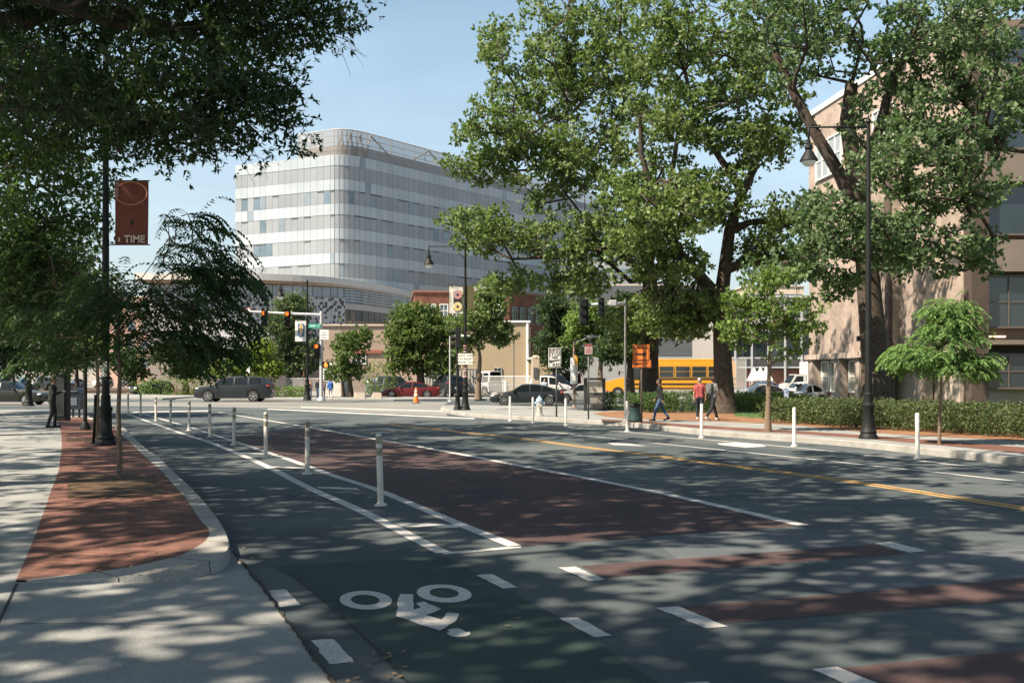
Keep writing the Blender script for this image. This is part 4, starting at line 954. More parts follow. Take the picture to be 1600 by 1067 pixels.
# -- striped metal clad building and glass tower behind the big trees
g, oo, a, b = shed('laboratory_building', 'wide building clad in horizontal pale metal stripes seen through the big trees', 862, 1100, 150, 15.5, 20, mat('pale_metal', (.30, .31, .32), .5), 0)
m1 = MB()
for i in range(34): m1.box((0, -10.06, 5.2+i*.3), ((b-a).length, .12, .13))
m1.build('cladding_stripe', mat('dark_grey_stripe', (.14, .15, .16), .6), g)  # darker grey stripes across the pale cladding
g, oo, a, b = shed('glass_tower', 'grey glass tower rising behind the striped metal building', 885, 1000, 185, 26, 18, mat('tower_grey', (.26, .28, .30), .4), 0)
for k in range(6):
    m1 = MB(); L_ = (b-a).length; kk = int(L_/1.6)
    for i in range(kk): m1 = MB(); m1.box((a.x-oo.x+.8+i*1.6, -9.07, 24.4-k*3.4), (1.35, .1, 1.8)); m1.build('window', BG, g)
# -- construction site building between the trees and the tan building
g, oo, a, b = shed('unfinished_building', 'dark glazed building with exposed steel decks and rust coloured base beyond the parked cars', 1120, 1300, 118, 11.2, 16, mat('concrete_grey', (.28, .27, .26), .8), 0)
m1 = MB(); L_ = (b-a).length
for i in range(9): m1 = MB(); m1.box((a.x-oo.x+.8+i*1.5, -8.1, 5.6), (1.35, .1, 3.2)); m1.build('window', WGLASS, g)
m1 = MB()
for z in (2.9, 4.0, 7.3, 8.0, 11.2): m1 = MB(); m1.box((0, -8.5, z), (L_+1, 1.0, .18)); m1.build('steel_deck', STEEL, g)
for i in range(8): m1 = MB(); m1.box((a.x-oo.x+i*L_/7, -9.1, 5.6), (.2, .2, 11.2)); m1.build('column', STEEL, g)
m1 = MB(); m1.box((0, -8.2, 1.5), (L_, .2, 2.2)); m1.build('base_wall', mat('rust_wall', (.2, .09, .055), .8, 0, .3, .8), g)
g, oo, a, b = shed('office_building', 'distant tan office building rising beyond the unfinished one', 1165, 1256, 170, 17.2, 14, mat('tan_far', (.5, .42, .34), .8), 0)
for k in range(4):
    m1 = MB(); m1.box((0, -7.05, 15.3-k*3.2), ((b-a).length-.8, .1, 1.3)); m1.build('window', BG, g)
# -- tan brick building on the right
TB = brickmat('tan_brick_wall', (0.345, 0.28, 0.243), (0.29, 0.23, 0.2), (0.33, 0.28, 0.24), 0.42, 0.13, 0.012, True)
TCON = mat('tan_concrete', (.36, .30, .26), .85, 0, .12, .8, .3, 20)
WFR = mat('cream_frame', (.6, .56, .5), .6)
g = thing('brick_building', 'tan brick campus building with tall blank wall and ribbon windows filling the right edge', 'building', (24, 50, 0)); og = Vector((24, 50))
w0 = Vector((17.9, 60)); w1 = Vector((18.95, 49.5)); w1b = Vector((19.35, 49.5)); w1c = Vector((19.45, 48.3)); w2 = Vector((19.7, 43.2)); w3 = Vector((42, 42.2))
body = [w0, w1, w1b, w1c, Vector((19.05, 48.3)), w2-Vector((.2, 0)), w2, w3, Vector((44, 62)), Vector((20, 62))]
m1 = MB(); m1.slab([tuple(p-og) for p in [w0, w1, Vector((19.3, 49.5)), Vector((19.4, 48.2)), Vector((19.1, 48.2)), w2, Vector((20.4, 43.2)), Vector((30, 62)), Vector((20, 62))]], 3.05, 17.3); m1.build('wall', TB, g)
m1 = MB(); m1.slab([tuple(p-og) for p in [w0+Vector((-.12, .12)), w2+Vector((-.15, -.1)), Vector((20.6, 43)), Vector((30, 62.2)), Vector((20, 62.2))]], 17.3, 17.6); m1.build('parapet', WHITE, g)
m1 = MB(); m1.slab([tuple(p-og) for p in [w1+Vector((1.2, .5)), Vector((19.9, 43.4)), w3, Vector((44, 62)), Vector((24, 62))]], 3.06, 17.25); m1.build('wall', mat('shaded_brick_wall', (.17, .125, .10), .9, 0, .12, .8), g)  # tree shade on the front is put into this darker brick colour
m1 = MB(); m1.slab([tuple(p-og) for p in [w0+Vector((-.25, .1)), w1+Vector((-.25, 0)), w2+Vector((-.25, 0)), w2+Vector((.3, .2)), w0+Vector((.3, .1))]], 2.75, 3.045); m1.build('ledge', TCON, g)
dl = (w2-w0).normalized(); nl = Vector((dl.y, -dl.x)); nl = nl if nl.x < 0 else -nl
m1 = MB(); q = [0, 2.6, 2.9, 5.2]
for t, wd in ((.4, .8), (4.1, .9), (6.6, .7), (9.5, .8), (13, 1), (16.2, 1)): p = w0+dl*t-og; m1 = MB(); m1.box((p.x+.15, p.y, 1.37), (.5, wd, 2.74)); m1.build('column', TCON, g)
m1 = MB(); m1.slab([tuple(p-og) for p in [w0+Vector((.45, 0)), w2+Vector((.45, 0)), w2+Vector((3, .5)), w0+Vector((3, 0))]], 0, 2.74); m1.build('base_wall', TCON, g)
for t in (1.6, 2.9, 5.3): wall_window(t, 1.75, 1.0, 1.7, g, w0-og+Vector((.40, 0)), dl, nl, mat('curtain_glass', (.3, .29, .26), .2, 0, .2, 1), WHITE, 0, 1)
# windows high on the lit wall
for t, z, wd, h in ((3.0, 14.3, 3.4, 2.1), (9.6, 14.2, 2.2, 2.3)): wall_window(t, z, wd, h, g, w0-og+nl*.03, dl, nl, mat('reflecting_glass', (.25, .28, .3), .12, 0, .2, .6, spec=.9), WHITE, 3, 1)
for t, z in ((3.0, 10.6), (3.0, 7.2)): pass
# shaded front with ribbon windows, facing the street
df = (w3-Vector((20.2, 43.1))).normalized(); nf = Vector((df.y, -df.x)); f0 = Vector((20.2, 43.15))
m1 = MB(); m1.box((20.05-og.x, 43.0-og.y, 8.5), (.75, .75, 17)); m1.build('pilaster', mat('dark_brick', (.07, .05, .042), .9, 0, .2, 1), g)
for zc, hh in ((8.9, 2.1), (12.6, 2.1), (4.95, 2.2), (1.95, 1.45), (16, 1.6)):
    for i in range(3):
        wall_window(1.75+i*3.3, zc, 3.0, hh, g, f0-og+nf*.05, df, nf, WGLASS, mat('bronze_frame', (.10, .08, .07), .5), 2 if zc < 6 else 0, 1 if zc < 6 else 0)
for zc in (10.75, 6.9, 3.2, 14.4):
    m1 = MB(); p = f0+df*5.5+nf*.25-og; m1.box((p.x, p.y, zc), (11, .55, 1.35 if zc > 3.5 else .2), math.atan2(df.y, df.x)); m1.build('floor_slab', mat('shaded_slab', (.16, .13, .11), .85, 0, .12, .8, .3, 20), g)  # slabs of the front, its shade put into their brown
LITE = mat('window_glow_strip', (1, .8, .5), .5, emis=(1, .62, .28), es=1.6)  # glow added on the panes for orange light reflected in the glass
for px, py, ww in ((1552, 276, 1.1), (1551, 526, 1.0)):
    p = at(px, py, 43.05); m1 = MB(); m1.box((p.x-og.x, 42.93-og.y, p.z), (ww, .05, .07)); m1.build('lamp', LITE, g)  # no lamp here, only a strip of glow on the pane
m1 = MB(); p = at(1322, 572, 0); pp = w0+dl*7.2-og+nl*.2; m1.box((pp.x, pp.y, 3.75), (.3, .35, .28), 0, .03); m1.build('flood_lamp', BLACK, g)
m1 = MB(); pp = w0+dl*10.2-og+nl*.12; m1.box((pp.x, pp.y, 8.5), (.2, .55, 17)); m1.build('recess_shade_strip', mat('recess_dark', (.09, .065, .055), .9), g)  # dark strip laid on the wall for the shade of a recess
# -- buildings far down the street on the left
for (x0, x1, Y, zt, c, lab) in ((150, 262, 190, 17, (.5, .33, .27), 'pink brick building far down the street behind the young tree'), (40, 150, 260, 14, (.42, .38, .34), 'grey distant building at the end of the left street'), (262, 330, 175, 13, (.52, .5, .5), 'pale panelled building beside the podium, half hidden by leaves')):
    g, oo, a, b = shed('building', lab, x0, x1, Y, zt, 20, mat('far_wall_%d' % x0, c, .85, 0, .12, .3), 0); L_ = (b-a).length
    for k in range(int(zt/3.6)):
        for i in range(int(L_/2.6)): m1 = MB(); m1.box((a.x-oo.x+1.5+i*2.6, -10.05, zt-2-k*3.5), (1.3, .1, 1.7)); m1.build('window', BG, g)
# ================================================================== STREET FURNITURE
def copy_tree(o, parent=None):
    c = o.copy(); col.objects.link(c); c.parent = parent
    for ch in list(o.children): copy_tree(ch, c)
    return c
# flexible posts
POSTM = mat('post_plastic', (0.50, 0.47, 0.42), 0.55, 0, 0.16, 5); POSTR = mat('post_plastic_clean', (0.62, 0.58, 0.53), 0.5, 0, 0.08, 5)
BANDM = mat('reflective_band', (0.22, 0.2, 0.15), 0.35, 0, 0.6, 30)
def post(m, bandm, hh=0.95, tilt=0.0):
    t = thing('flexible_post', 'x', 'bollard'); b = MB()
    b.lathe([(.085, 0), (.085, .02), (.05, .035), (.041, .06), (.042, hh-.02), (.03, hh), (.005, hh+.003)], n=14); b.build('post', m, t, True)
    
    for q0, q1 in ((.13, .035), (.29, .19)): bb = MB(); bb.lathe([(.0435, hh-q0), (.0435, hh-q1)], n=14); bb.build('reflective_band', bandm, t, True)
    return t
ORD = ['nearest', 'second', 'third', 'fourth', 'fifth', 'sixth', 'seventh', 'eighth', 'ninth', 'farthest']
pr = post(POSTM, BANDM)
for i, (x, y) in enumerate(((595, 790), (480, 741), (415, 714.7), (365, 695.4), (328, 683.2), (295, 673), (266, 664.6), (243.4, 657.9), (219.8, 649.5), (200, 645.9))):
    t = pr if i == 0 else copy_tree(pr); t.location = G(x, y); t.rotation_euler = (R((-1, .5, 1, -.8, .6, 0, 1.2, 0, .5, 0)[i]), R((-1.8, -.6, .8, -.5, .3, .9, -.6, .4, 0, 0)[i]), i*1.3)
    t['label'] = f'scuffed grey white flexible post in the striped bus lane buffer, {ORD[i]} from the camera'; t['group'] = 'flexible posts along the bus lane buffer'
pr = post(POSTR, mat('pale_band', (0.72, 0.7, 0.66), 0.3, 0, .05))
ORD2 = ['nearest', 'second nearest', 'third nearest, just left of the slim pavement tree,', 'fourth nearest, in front of the red shirted walker', 'fourth from the far end', 'third from the far end', 'second from the far end', 'farthest']
P2 = [((1434, 717), 'post at the near end of the kerbside row, before the clipped hedge'), ((1241, 697), 'post between the slim pavement tree and the street lamp'), ((1096, 684), 'post in front of the red shirted walker'), ((980, 674), 'post beside the orange detour sign'),
      ((884, 665), 'darker grey post right of the bike stop sign'), ((833, 661), 'post just left of the hydrant'), ((797, 657.5), 'post at the far left end of the kerbside row')]
for i, ((x, y), lab) in enumerate(P2):
    t = pr if i == 0 else copy_tree(pr); t.location = G(x, y); t.rotation_euler = (R(.5*(i % 3-1)), R(.6*(i % 2)-.3), i); t['label'] = 'white flexible '+lab; t['group'] = 'flexible posts by the right kerb'

# lamp posts
def lamp_base(t, s=1.0):
    b = MB(); b.lathe([(.25, 0), (.25, .05), (.22, .09), (.20, .14), (.215, .18), (.18, .24), (.15, .32), (.135, .80), (.16, .84), (.16, .90), (.12, .94), (.11, 1.15), (.12, 1.18), (.09, 1.22)], n=16)
    b.v = [(x*s, y*s, z*s) for x, y, z in b.v]; b.build('base', BLACK, t, True)
def lantern(t, x, z, y=0.0, s=1.0):
    b = MB(); b.lathe([(.02, .42), (.05, .40), (.05, .28), (.10, .25), (.11, .17), (.08, .13), (.13, .05), (.22, -.10), (.24, -.16), (.21, -.17)], (x, y, z), 16); b.v = [(x+(a-x)*s, bb*s, z+(c-z)*s) for a, bb, c in b.v]
    l = b.build('lamp_shade', BLACK, t, True); g_ = MB(); g_.ell((x, y, z-.16*s), (.19*s, .19*s, .15*s), 14, 8); g_.build('lamp_globe', mat('lamp_globe', (.75, .76, .74), .15, 0, .03), l, True)
def street_lamp(label, p, h, arm, r0=.1, r1=.055, lantern_s=1.0, base_s=1.0, ang=0.0, group='black cast iron street lamps'):
    t = thing('street_lamp', label, 'street lamp', p, ang, group); lamp_base(t, base_s)
    b = MB(); b.tube([(0, 0, 1.05*base_s), (0, 0, h)], [r0, r1], 12); b.lathe([(.09, 0), (.02, .12), (.004, .2)], (0, 0, h), 10); b.build('pole', BLACK, t, True)
    if arm:
        a = MB(); a.tube([(0, 0, h-.12), (arm, 0, h-.12)], .026, 8); a.tube([(0, 0, h-.75), (arm*.35, 0, h-.14)], .02, 6); a.tube([(arm, 0, h-.08), (arm, 0, h-.45)], .03, 8); a.build('arm', BLACK, t, True); lantern(t, arm, h-.82, 0, lantern_s)
    return t
# left lamp with the red banner
pL = G(165, 695, .13); tL = street_lamp('thick black lamp post on the left brick strip, carrying a dark red banner', pL, 9.2, 0, .088, .06, 1, .95)
b = MB(); b.box((0, -.105, 1.75), (.14, .02, .34)); b.build('notice', mat('paper_notice', (.35, .37, .36), .7), tL)
def banner(label, p, w_, h_, m, rz=0.0, arm_dx=0.0, group=None):
    t = thing('banner', label, 'banner', p, rz, group)
    b = MB(); n_ = 10; m_ = 14; vs = []; fs = []
    for i in range(n_+1):
        for j in range(m_+1):
            x = (i/n_-.5)*w_; z = (j/m_-.5)*h_; vs.append((x, .018*math.sin(i/n_*5+j*.25)-.008, z))
    for i in range(n_):
        for j in range(m_): fs.append((i*(m_+1)+j, (i+1)*(m_+1)+j, (i+1)*(m_+1)+j+1, i*(m_+1)+j+1))
    b.add(vs, fs); k_ = len(vs); b.add([(x, y+.012, z) for x, y, z in vs], [f[::-1] for f in fs]); b.build('cloth', m, t, True)
    for z in (-h_/2, h_/2):
        r = MB(); r.tube([(-w_/2-.16+arm_dx, 0, z), (w_/2+.04+arm_dx, 0, z)], .014, 6); r.build('rod', BLACK, t)
    return t
Yb = pL.y; pb_ = at(205.5, 332.5, Yb); BRED = mat('banner_red', (.13, .034, .018), .8, 0, .15, 3)
t = banner('dark red hanging banner with a ring and the word TIME on the left lamp post', pb_, 52/F*Yb, 100/F*Yb, BRED)
CREAM = mat('cream_print', (.55, .45, .38), .8); text_mesh('lettering', 'TIME', .23, CREAM, t, .085, -.62, -.045, sx=.93, bold=.007)
b = MB(); b.prism([(-.30, -.58), (-.24, -.58), (-.26, -.62), (-.24, -.67), (-.30, -.67), (-.28, -.62)], -.046, -.044); b.build('hourglass_print', CREAM, t)
for i, (z0_, z1_) in enumerate(((.36, .42), (.44, .47), (.49, .55), (.57, .60), (.62, .69))): b = MB(); b.prism([(-.335, z0_), (-.285, z0_), (-.285, z1_), (-.335, z1_)], -.046, -.044); b.build('small_print', mat('dim_print', (.25, .2, .15), .8), t)
rg = MB(); nn_ = 40
ro_ = [(.375*math.cos(2*math.pi*i/nn_)+.0, -.046, .44+.27*math.sin(2*math.pi*i/nn_)) for i in range(nn_)]; ri_ = [(.355*math.cos(2*math.pi*i/nn_)+.0, -.046, .44+.252*math.sin(2*math.pi*i/nn_)) for i in range(nn_)]
rg.add(ro_+ri_, [(i, (i+1) % nn_, nn_+(i+1) % nn_, nn_+i) for i in range(nn_)]); rg.build('ring_print', mat('ring_print', (.45, .2, .11), .8), t)
rg = MB(); rg.prism([(-.03, -.32), (.0, -.2), (.045, -.17), (.03, -.26)], -.046, -.044); rg.build('mark_print', BLACK, t)
# right foreground lamp
pR = G(1357, 685, .15); street_lamp('tall black street lamp on the right brick strip before the hedge and tan building', pR, 7.95, -1.5, .092, .045, .95, .95)
b_ = MB(); b_.box((0, 0, 0), (.02, .02, .02))
for z in (9.7-2.2, 5.6): pass
# lamp at the right of the intersection
p = G(727, 640.5, .15); hL = HC+(590-381)/F*p.y-.15; tM = street_lamp('black street lamp at the crossing corner with a poster banner and stickers on its pole', p, hL, -(727-670)/F*p.y, .085, .05, 1.05, 1.0)
b = MB()
rs = random.Random(2)
for i in range(12):
    z = 1.6+i*.13; b.lathe([(.118, -rs.uniform(.02, .06)), (.118, rs.uniform(.02, .06))], (0, 0, z), 10)
b.build('sticker', mat('stickers', (.5, .48, .46), .6, 0, .3, 4, c2=(.4, .16, .13)), tM)
# far lamp by the mast
p = G(480, 625.5, .13); hL = HC+(590-440)/F*p.y-.13; street_lamp('black street lamp on the far corner beside the traffic signal mast', p, hL, -(480-438)/F*p.y, .09, .06, 1.3, 1.2)

# signs
def sign(name, label, p, h, panels_, rz=0.0, polem=None, r=.03, group=None, cat='sign', y0=-.05):
    t = thing(name, label, cat, p, rz, group); b = MB(); b.tube([(0, 0, -.02), (0, 0, h)], r, 8); b.build('pole', polem or DSTEEL, t, True)
    for (x, z, w_, hh, m, border, texts, shapes) in panels_:
        b = MB(); b.box((x, y0, z), (w_, .012, hh), 0, .003); pn = b.build('sign_panel', m, t)
        if border is not None:
            f = MB(); k = .022
            for s in (-1, 1): f.box((x+s*(w_/2-k*1.3), y0-.008, z), (k*.6, .003, hh-k*2.2)); f.box((x, y0-.008, z+s*(hh/2-k*1.3)), (w_-k*2.2, .003, k*.6))
            f.build('border', border, pn)
        for (s, size, tx, tz, tm) in texts: text_mesh('lettering', s, size, tm, pn, x+tx, z+tz, y0-.009, bold=.004)
        for (poly, sm) in shapes: f = MB(); f.prism([(x+a, z+c) for a, c in poly], y0-.011, y0-.008); f.build('symbol', sm, pn)
    return t
SW = mat('sign_white', (.74, .73, .70), .5, 0, .05, 3); SB = mat('sign_black', (.02, .02, .02), .5); SO = mat('sign_orange', (.80, .20, .03), .5, 0, .05, 3); SR = mat('sign_red', (.36, .05, .05), .5); SBL = mat('sign_blue', (.03, .12, .35), .5); SG = mat('sign_green', (.03, .25, .17), .5)
def px_size(d, Y): return d/F*Y
def ring_poly(r0, r1, cx=0, cz=0, a0=0, a1=360, n=28):
    o_ = [(cx+r1*math.cos(R(a0+(a1-a0)*i/n)), cz+r1*math.sin(R(a0+(a1-a0)*i/n))) for i in range(n+1)]; i_ = [(cx+r0*math.cos(R(a0+(a1-a0)*i/n)), cz+r0*math.sin(R(a0+(a1-a0)*i/n))) for i in range(n+1)]
    return [[o_[i], o_[i+1], i_[i+1], i_[i]] for i in range(n)]
# bike stop sign
p = G(869.5, 651, .15); Y = p.y; z_ = lambda y: HC-(y-HY)/F*Y-.15
sign('road_sign', 'white sign reading BIKES STOP HERE ON RED with a curved arrow near the hydrant', p, z_(545), [(-px_size(3, Y), z_(559), px_size(20, Y), px_size(31, Y), SW, SB,
    [('BIKES', .19, 0, .28, SB), ('STOP', .19, 0, .12, SB), ('HERE', .10, 0, 0, SB), ('ON', .09, -.14, -.14, SB), ('RED', .19, .09, -.29, SB)],
    [([(.2, -.07), (.2, -.11), (.02, -.13), (-.12, -.17), (-.1, -.21), (-.22, -.17), (-.17, -.07), (-.14, -.12), (0, -.08)], SB)])], R(6), r=.035)
p = G(919.5, 655, .15); Y = p.y
sign('parking_sign', 'small white and red parking sign on a thin post left of the notice board', p, z_(537), [(0, z_(540), px_size(12, Y), px_size(4, Y), mat('dull_red_sign', (.22, .05, .05), .6), None, [], []), (0, z_(548), px_size(12, Y), px_size(11.5, Y), mat('dull_white_sign', (.42, .38, .37), .6), None, [], [([(-.11, -.01), (.11, -.01), (.11, .02), (-.11, .02)], SR), ([(-.11, -.08), (.11, -.08), (.11, -.05), (-.11, -.05)], SR), ([(-.09, .06), (.09, .06), (.09, .09), (-.09, .09)], SR)])], 0, r=.03)
p = G(1002.5, 660, .15); Y = p.y
sign('detour_sign', 'orange DETOUR sign with right arrow above an orange AMES ST plate on a post', p, z_(538), [(-px_size(1, Y), z_(551), px_size(26, Y), px_size(25, Y), SO, SB, [('DETOUR', .12, 0, .15, SB)], [([(-.2, -.02), (.08, -.02), (.08, .05), (.2, -.055), (.08, -.16), (.08, -.09), (-.2, -.09)], SB)]),
     (0, z_(568.5), px_size(29, Y), px_size(11.5, Y), SO, SB, [('AMES ST', .125, 0, 0, SB)], [])], 0, mat('brown_post', (.09, .07, .06), .7), r=.035)
p = G(1228, 657, .15); Y = p.y
sign('parking_sign', 'blue accessible parking sign on a short dark post behind the slim pavement tree', p, z_(607), [(0, z_(617), px_size(8, Y), px_size(19, Y), SBL, SW, [], [([(-.03, .1), (.0, .1), (.0, 0), (.05, 0), (.07, -.12), (.04, -.12), (.03, -.04), (-.03, -.04)], SW), ([(-.04, .16), (0, .16), (0, .12), (-.04, .12)], SW), ([(-.08, -.06), (-.05, -.14), (.03, -.15), (.03, -.12), (-.03, -.11), (-.06, -.04)], SW)])], 0, r=.04)
# right turn sign on the corner signal
p = G(715, 640.5, .15); Y = p.y
t = thing('traffic_light', 'black corner traffic signal seen edge on above a RIGHT TURN ON RIGHT ARROW ONLY sign', 'traffic light', p)
lamp_base(t, .8); b = MB(); b.tube([(0, 0, 1), (0, 0, z_(545)+.5)], .055, 10); b.build('pole', BLACK, t, True)
b = MB(); b.box((.02, 0, z_(528)), (px_size(8, Y), .35, px_size(33, Y)), 0, .03); b.build('signal_housing', BLACK, t)
for i in range(3): b = MB(); b.tube([(-.13, 0, z_(518+i*10)), (-.34, 0, z_(518+i*10)-.03)], .13, 10, False); b.build('visor', BLACK, t)
b = MB(); b.box((px_size(12.5, Y), -.16, z_(561)), (px_size(23, Y), .02, px_size(17, Y)), 0, .004); pn = b.build('sign_panel', SW, t)
for s, zz in (('RIGHT TURN', 566.5-10.8), ('ON RIGHT', 561), ('ARROW ONLY', 566.3)): text_mesh('lettering', s, .135, SB, pn, px_size(12.5, Y), z_(zz), -.175)
b = MB(); b.tube([(0, 0, z_(560)), (px_size(14, Y), 0, z_(560))], .02, 6); b.build('bracket', STEEL, t)
# poster banner on the corner lamp
PO = mat('poster_cream', (.55, .53, .47), .7, 0, .04)
p2 = at(712.5, 468.5, G(727, 640.5, .15).y); Y = p2.y
t = banner('cream poster banner with MIT lettering and two coloured discs on a black field', p2, px_size(21, Y), px_size(43, Y), PO, 0, px_size(2, Y))
text_mesh('lettering', 'MIT', .26, SB, t, -.16, .66, -.05); text_mesh('lettering', 'MUSEUM', .15, SB, t, -.31, .1, -.05, rot=R(90))
b = MB(); b.box((.08, -.045, -.05), (px_size(13, Y), .01, px_size(29, Y))); b.build('black_field', SB, t)
for zz, c1, c2 in ((.24, (.25, .4, .5), (.6, .12, .08)), (-.32, (.7, .45, .08), (.6, .6, .45))):
    b = MB(); b.lathe([(.21, -.004), (.21, .004)], (.08, -.056, zz), 24, 'y'); b.build('disc_print', mat('disc_%d' % int(zz*100), c1, .6, 0, .3, 3, c2=c2), t); b = MB(); b.lathe([(.06, -.004), (.06, .004)], (.08, -.064, zz), 16, 'y'); b.build('disc_centre', SB, t)
b = MB(); b.box((px_size(20, Y), 0, .1), (.5, .03, 1.1)); b.build('back_banner', mat('olive_banner', (.08, .07, .03), .8), t)
# slim white signal pole with cobra arm
def slim_pole(name, label, x, y, ytop, r=.06, m=STEEL, z0=.13, extra=None):
    p = G(x, y, z0); t = thing(name, label, 'pole', p); h = HC-(ytop-HY)/F*p.y-z0; b = MB(); b.tube([(0, 0, 0), (0, 0, h)], [r, r*.8], 10); b.lathe([(.13, 0), (.13, .05), (r, .12)], n=10); b.build('pole', m, t, True); return t, h, p.y
t, h, Y = slim_pole('light_pole', 'slim grey light pole with a short lamp head left of the corner signal', 703, 628, 525, .06)
b = MB(); b.tube([(0, 0, h-.1), (.3, 0, h), (.75, 0, h+.02)], .04, 6); b.ell((1.0, 0, h), (.35, .14, .08)); b.build('lamp_head', STEEL, t, True)
t, h, Y = slim_pole('light_pole', 'thin grey pole with a small box at its top right of the young street tree', 803, 622, 527, .05)
b = MB(); b.box((0, 0, h), (.25, .2, .35), 0, .03); b.build('lamp_head', STEEL, t)
t, h, Y = slim_pole('light_pole', 'pole wrapped with stickers and a pale tube, short lamp arm, left of notice board', 897, 637, 533, .075, mat('sticker_pole', (.36, .34, .32), .7, 0, .4, 3, c2=(.26, .15, .11)))
b = MB(); b.lathe([(.19, 0), (.19, 1.35)], (0, 0, h-2.2), 12); b.build('wrap', WHITE, t, True); b = MB(); b.box((.1, -.15, h-1.0), (.16, .1, .5), 0, .02); b.build('yellow_box', mat('amber_box', (.7, .38, .05), .5), t); b = MB(); b.tube([(0, 0, h-.1), (.9, 0, h+.25)], .03, 6); b.ell((.95, 0, h+.25), (.3, .14, .07)); b.build('lamp_head', STEEL, t, True)
p = G(837, 640, .05)
t = thing('totem_sign', 'tall narrow concrete coloured totem with a small grey panel behind the dark sedan', 'sign', (at(837, 600, 66).x, 66, 0)); b = MB(); b.box((0, 0, 1.6), (.55, .45, 3.0), 0, .05); b.lathe([(.27, 0), (.24, .1), (.1, .16)], (0, 0, 3.0), 12); b.build('column', mat('totem_tan', (.42, .34, .27), .8), t); b = MB(); b.box((0, -.27, 2.0), (.3, .04, .7), 0, .01); b.build('sign_panel', DSTEEL, t)
# right signal mast
p = G(977, 661, .15); Y = p.y
t = thing('traffic_light', 'tall grey signal mast with an arm reaching left and two dark signals under the tree', 'traffic light', p)
b = MB(); b.tube([(0, 0, 0), (0, 0, z_(468))], [.042, .035], 10); b.lathe([(.12, 0), (.12, .05), (.05, .15)], n=12); b.build('pole', mat('weathered_steel', (.16, .165, .165), .6, .1, .2, 5), t, True)
b = MB(); b.tube([(0, 0, z_(474)), (-px_size(66, Y), 0, z_(474)-.05)], [.06, .04], 8); b.build('mast_arm', STEEL, t, True)
def signal(t, x, z, y=-.12, s=1.0, lit=None, face=1):
    b = MB(); b.box((x, y, z), (.36*s, .24*s, 1.05*s), 0, .03); hsg = b.build('signal_housing', BLACK, t)
    for i in range(3):
        zz = z+(.34-i*.34)*s; b = MB(); b.tube([(x, y-.12*s, zz), (x, y-.34*s, zz-.02)], .145*s, 12, False); b.build('visor', BLACK, hsg)
        b = MB(); b.lathe([(.125*s, -.01), (.125*s, .01)], (x, y-.13*s, zz), 16, 'y')
        b.build('lens', mat('lit_red_lens', (.9, .2, .05), .4, emis=(1.0, .10, .008), es=1.5) if lit == i else mat('dark_lens', (.03, .02, .015), .2), hsg)
    return hsg
signal(t, -px_size(65, Y), z_(488), -.1, .85, None); signal(t, -px_size(38, Y), z_(480), -.1, .6, None)
b = MB(); b.box((-px_size(20, Y), -.1, z_(474)), (.25, .2, .2), 0, .03); b.build('camera_box', STEEL, t)
# far signal mast with two lit signals
p = G(502, 625.8, .13); Y = p.y; zf = lambda y: HC-(y-HY)/F*Y-.13
t = thing('traffic_light', 'silver signal mast on the far corner with two red lit signals on its long arm', 'traffic light', p); tF = t
b = MB(); b.tube([(0, 0, 0), (0, 0, zf(486))], [.14, .10], 10); b.lathe([(.3, 0), (.3, .06), (.17, .25)], n=12); b.build('pole', STEEL, t, True)
b = MB(); b.tube([(0, 0, zf(492)), (-px_size(60, Y), 0, zf(489.5)), (-px_size(113, Y), 0, zf(486.5))], [.10, .085, .06], 8); b.build('mast_arm', STEEL, t, True)
signal(t, -px_size(88, Y), zf(497.5), -.15, 1.0, 0); signal(t, -px_size(52, Y), zf(498.5), -.15, 1.0, 0); signal(t, -px_size(6, Y), zf(549), -.2, 1.0, 0)
b = MB(); b.box((px_size(8, Y), -.15, zf(570)), (.42, .25, .42), 0, .03); hs_ = b.build('walk_signal', BLACK, t)
b = MB(); b.prism([(px_size(8, Y)+a, zf(570)+c) for a, c in ((-.09, -.15), (-.13, .02), (-.08, .05), (-.06, .15), (-.01, .16), (.03, .15), (.07, .12), (.09, 0), (.14, .02), (.1, -.15))], -.29, -.28); b.build('hand_symbol', mat('lit_hand', (.9, .2, .05), .4, emis=(1.0, .12, .01), es=1.4), hs_)
b = MB(); b.box((px_size(5, Y), -.15, zf(523)), (px_size(14, Y), .03, px_size(15, Y))); pn = b.build('sign_panel', SW, t)
f = MB()
for yy_, ww_ in ((519.5, .22), (523, .42), (527, .36)): f.box((px_size(5, Y), -.172, zf(yy_)), (ww_, .01, .06))
f.build('text_line', mat('faint_print', (.35, .34, .36), .6), pn)
b = MB(); b.box((-px_size(10, Y), -.15, zf(509.5)), (px_size(19, Y), .03, px_size(7, Y))); pn = b.build('street_name_panel', SG, t)
f = MB(); f.box((-px_size(12.5, Y), -.172, zf(509.3)), (px_size(9, Y), .01, .13)); f.box((-px_size(3.4, Y), -.172, zf(509.3)), (px_size(2.6, Y), .01, .12)); f.build('text_line', mat('pale_green_print', (.3, .5, .48), .6), pn)
